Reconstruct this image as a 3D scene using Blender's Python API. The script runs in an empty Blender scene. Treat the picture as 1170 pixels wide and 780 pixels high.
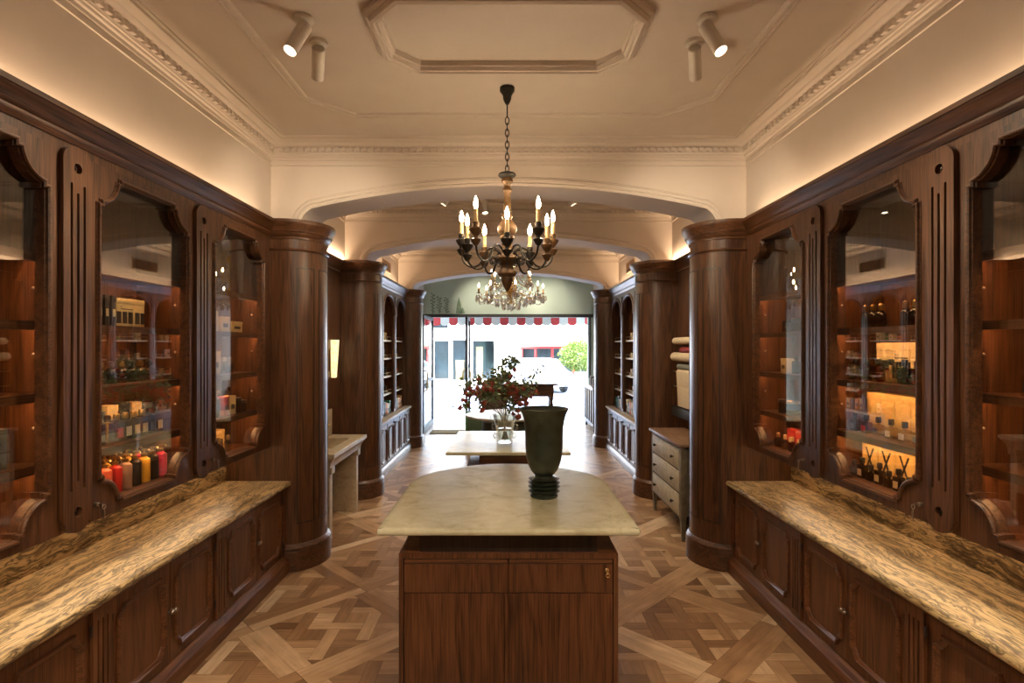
import bpy, bmesh, math, random
from mathutils import Vector, Matrix
from mathutils.geometry import tessellate_polygon
random.seed(7)
PI = math.pi
scene = bpy.context.scene
COL = scene.collection
# ------------------------------------------------------------------ materials
def nodes_of(name):
    m = bpy.data.materials.new(name); m.use_nodes = True
    nt = m.node_tree; nt.nodes.clear()
    out = nt.nodes.new('ShaderNodeOutputMaterial')
    return m, nt, out
def N(nt, typ, **kw):
    n = nt.nodes.new(typ)
    for k, v in kw.items():
        if k.startswith('i_'):
            n.inputs[k[2:].replace('_', ' ')].default_value = v
        else:
            setattr(n, k, v)
    return n
def ramp(nt, stops, fac):
    r = nt.nodes.new('ShaderNodeValToRGB')
    e = r.color_ramp.elements
    while len(e) < len(stops): e.new(0.5)
    for el, (p, c) in zip(e, stops):
        el.position = p; el.color = (*c, 1)
    nt.links.new(fac, r.inputs[0])
    return r
def plain(name, col, rough=0.5, metal=0.0, spec=0.5, var=0.06, scale=25.0, bump=0.0, coat=0.0):
    m, nt, out = nodes_of(name)
    p = N(nt, 'ShaderNodeBsdfPrincipled')
    p.inputs['Roughness'].default_value = rough; p.inputs['Metallic'].default_value = metal
    p.inputs['Specular IOR Level'].default_value = spec
    p.inputs['Coat Weight'].default_value = coat; p.inputs['Coat Roughness'].default_value = 0.08
    tc = N(nt, 'ShaderNodeTexCoord'); nz = N(nt, 'ShaderNodeTexNoise')
    nz.inputs['Scale'].default_value = scale; nz.inputs['Detail'].default_value = 4
    nt.links.new(tc.outputs['Object'], nz.inputs['Vector'])
    lo = tuple(max(0, c * (1 - var)) for c in col); hi = tuple(min(1, c * (1 + var)) for c in col)
    r = ramp(nt, [(0.3, lo), (0.7, hi)], nz.outputs['Fac'])
    nt.links.new(r.outputs[0], p.inputs['Base Color'])
    if bump:
        b = N(nt, 'ShaderNodeBump'); b.inputs['Strength'].default_value = bump; b.inputs['Distance'].default_value = 0.01
        nt.links.new(nz.outputs['Fac'], b.inputs['Height']); nt.links.new(b.outputs[0], p.inputs['Normal'])
    nt.links.new(p.outputs[0], out.inputs[0])
    return m
def emis(name, col, strength):
    m, nt, out = nodes_of(name)
    e = N(nt, 'ShaderNodeEmission'); e.inputs[0].default_value = (*col, 1); e.inputs[1].default_value = strength
    nt.links.new(e.outputs[0], out.inputs[0]); return m
def wood(name, axis, dark, mid, light, rough=0.35, spec=0.5, fig=1.0):
    """oak with long grain along `axis`"""
    m, nt, out = nodes_of(name)
    p = N(nt, 'ShaderNodeBsdfPrincipled'); p.inputs['Roughness'].default_value = rough
    p.inputs['Specular IOR Level'].default_value = spec
    tc = N(nt, 'ShaderNodeTexCoord'); oi = N(nt, 'ShaderNodeObjectInfo')
    addv = N(nt, 'ShaderNodeVectorMath', operation='MULTIPLY_ADD')
    comb = N(nt, 'ShaderNodeCombineXYZ')
    mul = N(nt, 'ShaderNodeMath', operation='MULTIPLY'); mul.inputs[1].default_value = 7.3
    nt.links.new(oi.outputs['Random'], mul.inputs[0])
    for i in range(3): nt.links.new(mul.outputs[0], comb.inputs[i])
    addv.inputs[1].default_value = (1, 1, 1)
    nt.links.new(tc.outputs['Object'], addv.inputs[0]); nt.links.new(comb.outputs[0], addv.inputs[2])
    def stretched(cross, along):
        mp = N(nt, 'ShaderNodeMapping'); s = [cross] * 3; s['XYZ'.index(axis)] = along
        mp.inputs['Scale'].default_value = s
        nt.links.new(addv.outputs[0], mp.inputs['Vector']); return mp
    m1 = stretched(9, 0.9)
    n1 = N(nt, 'ShaderNodeTexNoise'); n1.inputs['Scale'].default_value = 1.0; n1.inputs['Detail'].default_value = 2; n1.inputs['Distortion'].default_value = 0.3
    nt.links.new(m1.outputs[0], n1.inputs['Vector'])
    # contour lines of a smooth field give cathedral figure
    k = N(nt, 'ShaderNodeMath', operation='MULTIPLY'); k.inputs[1].default_value = 46 * fig
    nt.links.new(n1.outputs['Fac'], k.inputs[0])
    sn = N(nt, 'ShaderNodeMath', operation='SINE'); nt.links.new(k.outputs[0], sn.inputs[0])
    m2 = stretched(190, 5)
    n2 = N(nt, 'ShaderNodeTexNoise'); n2.inputs['Scale'].default_value = 1.0; n2.inputs['Detail'].default_value = 3
    nt.links.new(m2.outputs[0], n2.inputs['Vector'])
    a = N(nt, 'ShaderNodeMath', operation='MULTIPLY_ADD'); a.inputs[1].default_value = 0.075; a.inputs[2].default_value = 0.0
    nt.links.new(sn.outputs[0], a.inputs[0])
    b = N(nt, 'ShaderNodeMath', operation='MULTIPLY_ADD'); b.inputs[1].default_value = 0.75
    nt.links.new(n2.outputs['Fac'], b.inputs[0]); nt.links.new(a.outputs[0], b.inputs[2])
    c = N(nt, 'ShaderNodeMath', operation='MULTIPLY_ADD'); c.inputs[1].default_value = 0.3
    nt.links.new(n1.outputs['Fac'], c.inputs[0]); nt.links.new(b.outputs[0], c.inputs[2])
    r = ramp(nt, [(0.3, dark), (0.52, mid), (0.75, light)], c.outputs[0])
    nt.links.new(r.outputs[0], p.inputs['Base Color'])
    bp = N(nt, 'ShaderNodeBump'); bp.inputs['Strength'].default_value = 0.12; bp.inputs['Distance'].default_value = 0.002
    nt.links.new(n2.outputs['Fac'], bp.inputs['Height']); nt.links.new(bp.outputs[0], p.inputs['Normal'])
    nt.links.new(p.outputs[0], out.inputs[0])
    return m
OD, OM, OL = (0.019, 0.0070, 0.0029), (0.074, 0.0295, 0.0122), (0.130, 0.055, 0.024)
M = {}
for ax in 'XYZ':
    M['oak' + ax] = wood('dark oak ' + ax, ax, OD, OM, OL)
    M['red' + ax] = wood('red brown oak ' + ax, ax, (0.026, 0.0085, 0.003), (0.108, 0.040, 0.0155), (0.17, 0.069, 0.028), 0.34)
    M['chest' + ax] = wood('worn brown chest wood ' + ax, ax, (0.10, 0.055, 0.03), (0.19, 0.105, 0.058), (0.27, 0.16, 0.09), 0.45)
M['black_oak'] = wood('black oak and groove shade', 'Z', (0.010, 0.006, 0.004), (0.022, 0.013, 0.009), (0.04, 0.025, 0.017), 0.4)  # also gives the columns' incised lines their painted shade
M['plaster'] = plain('warm white plaster', (0.58, 0.51, 0.445), 0.75, var=0.02, scale=6, spec=0.3)
M['sage'] = plain('sage green wall paint', (0.56, 0.64, 0.51), 0.7, var=0.03, scale=3)
M['mural'] = plain('mural green paint', (0.20, 0.27, 0.17), 0.8, var=0.3, scale=40)
M['brass'] = plain('aged brass', (0.55, 0.38, 0.16), 0.3, 1.0, var=0.12)
M['nickel'] = plain('worn nickel', (0.36, 0.30, 0.24), 0.32, 1.0, var=0.1)
M['iron'] = plain('dark iron', (0.03, 0.026, 0.022), 0.45, 0.6, var=0.2)
M['steel'] = plain('bronze painted steel', (0.045, 0.042, 0.034), 0.6, 0.0)
M['green_glass'] = plain('green tinted glass', (0.10, 0.17, 0.11), 0.15)
M['white_metal'] = plain('white lacquered metal', (0.62, 0.58, 0.52), 0.45)
M['giltwood'] = plain('gilded turned wood', (0.10, 0.052, 0.02), 0.45, 0.3, var=0.45, scale=30)
M['candle'] = plain('ivory candle sleeve', (0.72, 0.52, 0.26), 0.6)
M['bulb'] = emis('flame bulb glow', (1.0, 0.74, 0.46), 190)
M['bulb_far'] = emis('small flame bulb glow', (1.0, 0.68, 0.36), 90)
M['spot_face'] = emis('spot lamp face', (1.0, 0.85, 0.62), 9)
M['led'] = emis('warm led tape', (1.0, 0.52, 0.21), 62.0)
M['under'] = emis('under cabinet light tape', (1.0, 0.66, 0.38), 24.0)
M['sconce_glass'] = None
M['urn'] = plain('dark bronze green ceramic', (0.038, 0.046, 0.032), 0.30, 0.25, var=0.5, scale=14, bump=0.1)
M['cream'] = plain('cream card', (0.66, 0.50, 0.26), 0.6)
M['yellow_card'] = plain('pale yellow card', (0.70, 0.47, 0.16), 0.6)
M['kraft'] = plain('golden card', (0.52, 0.33, 0.12), 0.6)
M['white_card'] = plain('white card', (0.72, 0.68, 0.6), 0.6)
M['red_card'] = plain('red card', (0.52, 0.035, 0.03), 0.5)
M['orange_card'] = plain('orange card', (0.72, 0.22, 0.05), 0.5)
M['green_card'] = plain('green card', (0.02, 0.12, 0.07), 0.45)
M['slate'] = plain('slate grey card', (0.09, 0.10, 0.105), 0.5)
M['green_slate'] = plain('greenish grey lacquer', (0.055, 0.075, 0.065), 0.4)
M['black'] = plain('black plastic', (0.012, 0.011, 0.010), 0.35)
M['blk_card'] = plain('black card', (0.016, 0.014, 0.013), 0.5)
for k, c in dict(grey=(0.10, 0.10, 0.10), orange=(0.75, 0.22, 0.05), coral=(0.66, 0.13, 0.08), red=(0.42, 0.02, 0.02), taupe=(0.33, 0.20, 0.15),
                 mustard=(0.62, 0.36, 0.05), pink=(0.62, 0.05, 0.14), jet=(0.02, 0.018, 0.016), amber=(0.30, 0.12, 0.02), ivory=(0.7, 0.6, 0.42),
                 teal=(0.05, 0.2, 0.2), leafgreen=(0.08, 0.22, 0.05), brick=(0.42, 0.08, 0.04), gold=(0.6, 0.38, 0.1)).items():
    M['c_' + k] = plain(k + ' coloured glaze', c, 0.28, var=0.04)
def pane_mat(name, tint, ior, gloss_rough=0.0, power=4.0):
    m, nt, out = nodes_of(name)
    t = N(nt, 'ShaderNodeBsdfTransparent'); t.inputs[0].default_value = (*tint, 1)
    g = N(nt, 'ShaderNodeBsdfGlossy'); g.inputs['Roughness'].default_value = gloss_rough; g.inputs[0].default_value = (1, 1, 1, 1)
    lw = N(nt, 'ShaderNodeLayerWeight'); lw.inputs['Blend'].default_value = 0.5
    pw = N(nt, 'ShaderNodeMath', operation='POWER'); pw.inputs[1].default_value = power
    nt.links.new(lw.outputs['Facing'], pw.inputs[0])
    f = N(nt, 'ShaderNodeMath', operation='MULTIPLY_ADD'); f0 = ((ior - 1) / (ior + 1)) ** 2
    f.inputs[1].default_value = 1 - f0; f.inputs[2].default_value = f0; nt.links.new(pw.outputs[0], f.inputs[0])
    mx = N(nt, 'ShaderNodeMixShader')
    nt.links.new(f.outputs[0], mx.inputs[0]); nt.links.new(t.outputs[0], mx.inputs[1]); nt.links.new(g.outputs[0], mx.inputs[2])
    nt.links.new(mx.outputs[0], out.inputs[0]); return m
M['pane'] = pane_mat('cabinet glass', (0.95, 0.95, 0.92), 1.95, 0, 3.3)
M['street_glass'] = pane_mat('door glass', (0.9, 0.94, 0.92), 1.4)
M['bottle_glass'] = pane_mat('clear bottle glass', (0.86, 0.80, 0.66), 1.6, 0.05)
M['amber_glass'] = pane_mat('amber bottle glass', (0.55, 0.28, 0.08), 1.6, 0.05)
M['smoke_glass'] = pane_mat('smoky bottle glass', (0.22, 0.2, 0.17), 1.6, 0.05)
M['vase_glass'] = pane_mat('thick vase glass', (0.90, 0.92, 0.90), 2.2, 0.03, 2.5)
M['crystal'] = pane_mat('cut crystal', (0.93, 0.93, 0.92), 4.2, 0.06, 2.2)
def sconce_mat():
    m, nt, out = nodes_of('lit fluted glass')
    e = N(nt, 'ShaderNodeEmission'); e.inputs[1].default_value = 1.35
    tc = N(nt, 'ShaderNodeTexCoord'); nz = N(nt, 'ShaderNodeTexNoise'); nz.inputs['Scale'].default_value = 40
    nt.links.new(tc.outputs['Object'], nz.inputs['Vector'])
    r = ramp(nt, [(0.3, (0.95, 0.62, 0.22)), (0.7, (1.0, 0.86, 0.5))], nz.outputs['Fac'])
    nt.links.new(r.outputs[0], e.inputs[0])
    g = N(nt, 'ShaderNodeBsdfGlossy'); g.inputs['Roughness'].default_value = 0.1
    mx = N(nt, 'ShaderNodeMixShader'); mx.inputs[0].default_value = 0.08
    nt.links.new(e.outputs[0], mx.inputs[1]); nt.links.new(g.outputs[0], mx.inputs[2]); nt.links.new(mx.outputs[0], out.inputs[0])
    return m
M['sconce_glass'] = sconce_mat()
def marble(name, stops, rough, stretch=(5.0, 1.3, 5.0), warp=1.1, scale=1.0, vein=None):
    m, nt, out = nodes_of(name)
    p = N(nt, 'ShaderNodeBsdfPrincipled'); p.inputs['Roughness'].default_value = rough
    tc = N(nt, 'ShaderNodeTexCoord')
    w = N(nt, 'ShaderNodeTexNoise'); w.inputs['Scale'].default_value = 3.2 * scale; w.inputs['Detail'].default_value = 3
    nt.links.new(tc.outputs['Object'], w.inputs['Vector'])
    sc = N(nt, 'ShaderNodeVectorMath', operation='SCALE'); sc.inputs['Scale'].default_value = 0.22 * warp
    nt.links.new(w.outputs['Color'], sc.inputs[0])
    ad = N(nt, 'ShaderNodeVectorMath', operation='ADD')
    nt.links.new(tc.outputs['Object'], ad.inputs[0]); nt.links.new(sc.outputs[0], ad.inputs[1])
    mp = N(nt, 'ShaderNodeMapping'); mp.inputs['Scale'].default_value = stretch
    nt.links.new(ad.outputs[0], mp.inputs['Vector'])
    n = N(nt, 'ShaderNodeTexNoise'); n.inputs['Scale'].default_value = 2.6 * scale; n.inputs['Detail'].default_value = 9; n.inputs['Roughness'].default_value = 0.68
    n.inputs['Distortion'].default_value = 0.35
    nt.links.new(mp.outputs[0], n.inputs['Vector'])
    r = ramp(nt, stops, n.outputs['Fac'])
    col = r.outputs[0]
    if vein:
        mp2 = N(nt, 'ShaderNodeMapping'); mp2.inputs['Scale'].default_value = (stretch[0] * 2.3, stretch[1] * 2.0, stretch[2] * 2.3); mp2.inputs['Location'].default_value = (3, 5, 1)
        nt.links.new(ad.outputs[0], mp2.inputs['Vector'])
        n2 = N(nt, 'ShaderNodeTexNoise'); n2.inputs['Scale'].default_value = 2.4 * scale; n2.inputs['Detail'].default_value = 7; n2.inputs['Roughness'].default_value = 0.6; n2.inputs['Distortion'].default_value = 0.6
        nt.links.new(mp2.outputs[0], n2.inputs['Vector'])
        r2 = ramp(nt, [(0.0, (0, 0, 0)), (0.44, (0, 0, 0)), (0.48, (1, 1, 1)), (0.51, (1, 1, 1)), (0.555, (0, 0, 0)), (1.0, (0, 0, 0))], n2.outputs['Fac'])
        mx = N(nt, 'ShaderNodeMixRGB'); mx.inputs[2].default_value = (*vein, 1)
        mm = N(nt, 'ShaderNodeMath', operation='MULTIPLY'); mm.inputs[1].default_value = 0.8
        nt.links.new(r2.outputs[0], mm.inputs[0])
        nt.links.new(mm.outputs[0], mx.inputs[0]); nt.links.new(col, mx.inputs[1]); col = mx.outputs[0]
    nt.links.new(col, p.inputs['Base Color'])
    nt.links.new(p.outputs[0], out.inputs[0]); return m
M['marble'] = marble('golden figured marble', [(0.29, (0.035, 0.024, 0.014)), (0.40, (0.20, 0.13, 0.063)), (0.46, (0.50, 0.36, 0.175)), (0.58, (0.68, 0.52, 0.285)), (0.70, (0.36, 0.262, 0.135))], 0.3, (7.5, 1.0, 7.5), 0.7, 0.85, (0.03, 0.022, 0.013))
M['pale_stone'] = marble('pale honed stone', [(0.3, (0.30, 0.23, 0.15)), (0.5, (0.44, 0.36, 0.25)), (0.7, (0.55, 0.46, 0.33))], 0.34, (4, 1.6, 4), 0.8, 1.2)
M['island_stone'] = marble('beige polished stone', [(0.28, (0.46, 0.41, 0.25)), (0.45, (0.63, 0.60, 0.41)), (0.6, (0.72, 0.70, 0.51)), (0.8, (0.60, 0.57, 0.38))], 0.25, (2.2, 2.2, 2.2), 0.9, 1.3)
M['island_edge'] = M['island_stone']
M['chest_paint'] = plain('grey beige chalk paint', (0.40, 0.355, 0.265), 0.6, var=0.16, scale=18)
M['chest_dark'] = plain('worn olive paint', (0.15, 0.125, 0.085), 0.6, var=0.25, scale=18)
def foliage(name, col, tr=0.22, var=0.4, scale=60):
    m, nt, out = nodes_of(name)
    tc = N(nt, 'ShaderNodeTexCoord'); nz = N(nt, 'ShaderNodeTexNoise'); nz.inputs['Scale'].default_value = scale
    nt.links.new(tc.outputs['Object'], nz.inputs['Vector'])
    r = ramp(nt, [(0.3, tuple(c * (1 - var) for c in col)), (0.7, tuple(c * (1 + var) for c in col))], nz.outputs['Fac'])
    p = N(nt, 'ShaderNodeBsdfPrincipled'); p.inputs['Roughness'].default_value = 0.5
    t = N(nt, 'ShaderNodeBsdfTranslucent'); mx = N(nt, 'ShaderNodeMixShader'); mx.inputs[0].default_value = tr
    nt.links.new(r.outputs[0], p.inputs['Base Color']); nt.links.new(r.outputs[0], t.inputs[0])
    nt.links.new(p.outputs[0], mx.inputs[1]); nt.links.new(t.outputs[0], mx.inputs[2]); nt.links.new(mx.outputs[0], out.inputs[0])
    return m
M['leaf'] = foliage('grey green leaf', (0.20, 0.25, 0.12))
M['berry'] = foliage('dusty red bloom', (0.38, 0.085, 0.058), 0.3, 0.3, 90)
M['tree_leaf'] = foliage('bright tree leaf', (0.13, 0.19, 0.035), 0.35, 0.4, 9)
M['stemgreen'] = plain('olive stem', (0.10, 0.10, 0.04), 0.6)
M['bark'] = plain('pale bark', (0.5, 0.46, 0.4), 0.8)
M['asphalt'] = plain('sunlit grey street', (0.25, 0.255, 0.27), 0.9, var=0.06, scale=4)  # the asphalt's own grey
M['paving'] = plain('light paving slab', (0.42, 0.42, 0.42), 0.85, var=0.05, scale=3)
M['render'] = plain('white painted facade', (0.62, 0.61, 0.59), 0.8, var=0.02)
M['shopglass'] = plain('dark shop glass', (0.045, 0.07, 0.08), 0.75, var=0.5, scale=1.3)  # mottled dark blue grey
M['shop_inside'] = plain('shop display tan', (0.34, 0.23, 0.11), 0.7)
M['redpaint'] = plain('red shopfront paint', (0.40, 0.025, 0.02), 0.5)
M['redcloth'] = plain('red awning cloth', (0.42, 0.04, 0.04), 0.8)
M['whitecloth'] = plain('white awning cloth', (0.55, 0.52, 0.48), 0.8)
M['greencloth'] = plain('green awning stripe', (0.10, 0.20, 0.14), 0.8)
M['carpaint'] = plain('white car paint', (0.50, 0.51, 0.52), 0.2, coat=0.6, var=0.01)
M['rubber'] = plain('tyre rubber', (0.03, 0.03, 0.03), 0.8)
M['sun_straw'] = plain('straw sunlight strip', (0.55, 0.42, 0.22), 0.8)  # yellow of the sunlight strip by the door
M['seam'] = plain('dark floor joint', (0.05, 0.028, 0.015), 0.8)
M['paper'] = plain('wrapping paper', (0.70, 0.58, 0.40), 0.6)
M['redpaper'] = plain('burgundy paper', (0.25, 0.025, 0.025), 0.6)
M['greypaper'] = plain('grey green paper', (0.20, 0.21, 0.18), 0.6)
def floor_mat():
    m, nt, out = nodes_of('parquet oak')
    p = N(nt, 'ShaderNodeBsdfPrincipled'); p.inputs['Roughness'].default_value = 0.34
    uv = N(nt, 'ShaderNodeUVMap'); at = N(nt, 'ShaderNodeAttribute', attribute_name='plank')
    mp = N(nt, 'ShaderNodeMapping'); mp.inputs['Scale'].default_value = (3, 34, 1)
    nt.links.new(uv.outputs[0], mp.inputs['Vector'])
    n = N(nt, 'ShaderNodeTexNoise'); n.inputs['Scale'].default_value = 1; n.inputs['Detail'].default_value = 5; n.inputs['Roughness'].default_value = 0.6
    nt.links.new(mp.outputs[0], n.inputs['Vector'])
    mp2 = N(nt, 'ShaderNodeMapping'); mp2.inputs['Scale'].default_value = (7, 12, 1); nt.links.new(uv.outputs[0], mp2.inputs['Vector'])
    n2 = N(nt, 'ShaderNodeTexNoise'); n2.inputs['Scale'].default_value = 1; n2.inputs['Detail'].default_value = 3
    nt.links.new(mp2.outputs[0], n2.inputs['Vector'])
    r = ramp(nt, [(0.0, (0.21, 0.115, 0.06)), (0.4, (0.38, 0.23, 0.125)), (0.75, (0.55, 0.37, 0.22)), (1.0, (0.70, 0.53, 0.36))], at.outputs['Fac'])
    g = ramp(nt, [(0.3, (0.74, 0.70, 0.66)), (0.6, (1.0, 1.0, 1.0))], n.outputs['Fac'])
    mx = N(nt, 'ShaderNodeMixRGB', blend_type='MULTIPLY'); mx.inputs[0].default_value = 1.0
    nt.links.new(r.outputs[0], mx.inputs[1]); nt.links.new(g.outputs[0], mx.inputs[2])
    g2 = ramp(nt, [(0.3, (0.8, 0.78, 0.76)), (0.6, (1.0, 1.0, 1.0))], n2.outputs['Fac'])
    mx2 = N(nt, 'ShaderNodeMixRGB', blend_type='MULTIPLY'); mx2.inputs[0].default_value = 1.0
    nt.links.new(mx.outputs[0], mx2.inputs[1]); nt.links.new(g2.outputs[0], mx2.inputs[2])
    nt.links.new(mx2.outputs[0], p.inputs['Base Color'])
    rr = N(nt, 'ShaderNodeMapRange'); rr.inputs['To Min'].default_value = 0.22; rr.inputs['To Max'].default_value = 0.42
    nt.links.new(n2.outputs['Fac'], rr.inputs['Value']); nt.links.new(rr.outputs[0], p.inputs['Roughness'])
    nt.links.new(p.outputs[0], out.inputs[0]); return m
M['parquet'] = floor_mat()
# ------------------------------------------------------------------ mesh tools
class MB:
    def __init__(s): s.v = []; s.f = []; s.m = []
    def add(s, vs, fs, mi=0):
        b = len(s.v); s.v += [tuple(v) for v in vs]
        for f in fs: s.f.append([i + b for i in f]); s.m.append(mi)
        return s
    def box(s, x0, x1, y0, y1, z0, z1, mi=0, bev=0.0):
        x0, x1 = min(x0, x1), max(x0, x1); y0, y1 = min(y0, y1), max(y0, y1); z0, z1 = min(z0, z1), max(z0, z1)
        if bev:
            bev = min(bev, (x1 - x0) / 2.2, (y1 - y0) / 2.2, (z1 - z0) / 2.2)
            bm = bmesh.new(); bmesh.ops.create_cube(bm, size=1)
            for v in bm.verts:
                v.co = Vector(((x0 + x1) / 2 + v.co.x * (x1 - x0), (y0 + y1) / 2 + v.co.y * (y1 - y0), (z0 + z1) / 2 + v.co.z * (z1 - z0)))
            bmesh.ops.bevel(bm, geom=bm.edges[:] , offset=bev, segments=2, affect='EDGES', profile=0.5)
            bm.verts.index_update()
            s.add([v.co[:] for v in bm.verts], [[v.index for v in f.verts] for f in bm.faces], mi); bm.free(); return s
        vs = [(x, y, z) for z in (z0, z1) for y in (y0, y1) for x in (x0, x1)]
        return s.add(vs, [(0, 2, 3, 1), (4, 5, 7, 6), (0, 1, 5, 4), (2, 6, 7, 3), (0, 4, 6, 2), (1, 3, 7, 5)], mi)
    def plate(s, outline, holes, h0, h1, to3d, mi=0):
        loops = [outline] + list(holes)
        tris = tessellate_polygon([[Vector((p[0], p[1], 0)) for p in L] for L in loops])
        flat = [p for L in loops for p in L]; n = len(flat)
        vs = [to3d(p[0], p[1], h0) for p in flat] + [to3d(p[0], p[1], h1) for p in flat]
        fs = [tuple(t) for t in tris] + [tuple(i + n for i in reversed(t)) for t in tris]
        o = 0
        for L in loops:
            k = len(L)
            for i in range(k):
                a, b = o + i, o + (i + 1) % k
                fs.append((a, b, b + n, a + n))
            o += k
        return s.add(vs, fs, mi)
    def sweep(s, path, profile, to3d, closed=True, mi=0, cap=True):
        """path: 2-D points; profile: (offset to the left of travel, height)"""
        n = len(path); P = [Vector(p) for p in path]; rows = []
        for i in range(n):
            if closed or 0 < i < n - 1:
                d1 = (P[i] - P[i - 1]).normalized(); d2 = (P[(i + 1) % n] - P[i]).normalized()
            elif i == 0: d1 = d2 = (P[1] - P[0]).normalized()
            else: d1 = d2 = (P[i] - P[i - 1]).normalized()
            n1 = Vector((-d1.y, d1.x)); n2 = Vector((-d2.y, d2.x))
            mt = (n1 + n2) / max(0.25, 1 + n1.dot(n2))
            rows.append([to3d(P[i].x + mt.x * o, P[i].y + mt.y * o, h) for o, h in profile])
        k = len(profile); vs = [v for r in rows for v in r]; fs = []
        for i in range(n if closed else n - 1):
            j = (i + 1) % n
            for q in range(k - 1):
                fs.append((i * k + q, j * k + q, j * k + q + 1, i * k + q + 1))
        if not closed and cap:
            fs.append(tuple(range(k))); fs.append(tuple((n - 1) * k + q for q in reversed(range(k))))
        return s.add(vs, fs, mi)
    def lathe(s, prof, c=(0, 0, 0), seg=20, mi=0, axis='Z', cap=True, wob=None):
        vs = []; fs = []
        for r, h in prof:
            for i in range(seg):
                a = 2 * PI * i / seg; rr = r * (wob(a, h) if wob else 1)
                x, y = rr * math.cos(a), rr * math.sin(a)
                p = (x, y, h) if axis == 'Z' else ((h, x, y) if axis == 'X' else (x, h, y))
                vs.append((c[0] + p[0], c[1] + p[1], c[2] + p[2]))
        for j in range(len(prof) - 1):
            for i in range(seg):
                k = (i + 1) % seg
                fs.append((j * seg + i, j * seg + k, (j + 1) * seg + k, (j + 1) * seg + i))
        if cap:
            fs.append(tuple(reversed(range(seg)))); fs.append(tuple((len(prof) - 1) * seg + i for i in range(seg)))
        return s.add(vs, fs, mi)
    def tube(s, pts, r, seg=8, mi=0, closed=False):
        P = [Vector(p) for p in pts]; n = len(P); vs = []; fs = []
        up = None
        for i in range(n):
            if closed: d = P[(i + 1) % n] - P[i - 1]
            else: d = P[min(i + 1, n - 1)] - P[max(i - 1, 0)]
            d.normalize()
            if up is None:
                up = Vector((0, 0, 1)) if abs(d.z) < 0.9 else Vector((1, 0, 0))
            a = d.cross(up).normalized(); b = a.cross(d).normalized(); up = b
            rr = r[i] if isinstance(r, (list, tuple)) else r
            for q in range(seg):
                t = 2 * PI * q / seg
                vs.append(P[i] + a * (rr * math.cos(t)) + b * (rr * math.sin(t)))
        for i in range(n if closed else n - 1):
            j = (i + 1) % n
            for q in range(seg):
                k = (q + 1) % seg
                fs.append((i * seg + q, i * seg + k, j * seg + k, j * seg + q))
        if not closed:
            fs.append(tuple(reversed(range(seg)))); fs.append(tuple((n - 1) * seg + q for q in range(seg)))
        return s.add(vs, fs, mi)
    def ball(s, c, r, seg=10, rings=6, mi=0, sz=1.0):
        prof = [(max(0.0008, r * math.sin(PI * i / rings)), -r * sz * math.cos(PI * i / rings)) for i in range(rings + 1)]
        return s.lathe(prof, c, seg, mi)
    def build(s, name, mats, parent=None, angle=35, org=None):
        if not isinstance(mats, (list, tuple)): mats = [mats]
        if org is None: org = ORG.get(parent.name, Vector((0, 0, 0))) if parent else Vector((0, 0, 0))
        me = bpy.data.meshes.new(name)
        me.from_pydata([Vector(v) - org for v in s.v], [], s.f); me.validate()
        for m in mats: me.materials.append(m)
        if len(me.polygons) == len(s.m): me.polygons.foreach_set('material_index', s.m)
        bm = bmesh.new(); bm.from_mesh(me); bmesh.ops.recalc_face_normals(bm, faces=bm.faces[:]); bm.to_mesh(me); bm.free()
        me.polygons.foreach_set('use_smooth', [True] * len(me.polygons)); me.set_sharp_from_angle(angle=math.radians(angle))
        o = bpy.data.objects.new(name, me); COL.objects.link(o)
        if parent: o.parent = parent; ORG[o.name] = org
        else: o.location = org; ORG[o.name] = Vector((0, 0, 0)) + org
        return o
ORG = {}
def tag(o, label=None, cat=None, group=None, kind=None):
    if label: o['label'] = label
    if cat: o['category'] = cat
    if group: o['group'] = group
    if kind: o['kind'] = kind
    return o
def thing(name, loc, label, cat, group=None, rz=0):
    o = bpy.data.objects.new(name, None); COL.objects.link(o); o.empty_display_size = 0.05
    o.location = loc; o.rotation_euler.z = rz
    ORG[o.name] = Vector(loc) if not rz else Vector((0, 0, 0))
    return tag(o, label, cat, group)
def struct(o): o['kind'] = 'structure'; return o
def arc(cx, cy, rx, ry, a0, a1, n):
    return [(cx + rx * math.cos(a0 + (a1 - a0) * i / n), cy + ry * math.sin(a0 + (a1 - a0) * i / n)) for i in range(n + 1)]
def rect(x0, x1, y0, y1): return [(x0, y0), (x1, y0), (x1, y1), (x0, y1)]
SIDE = {-1: 'left', 1: 'right'}
ORDS = ['first', 'second', 'third', 'fourth', 'fifth', 'sixth', 'seventh', 'eighth', 'ninth', 'tenth', 'eleventh', 'twelfth']
P_SKY = 4.2; P_SUN = 7.0; P_COVE = 3.5; P_EXP = 0.4; P_SPOT = 88
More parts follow.
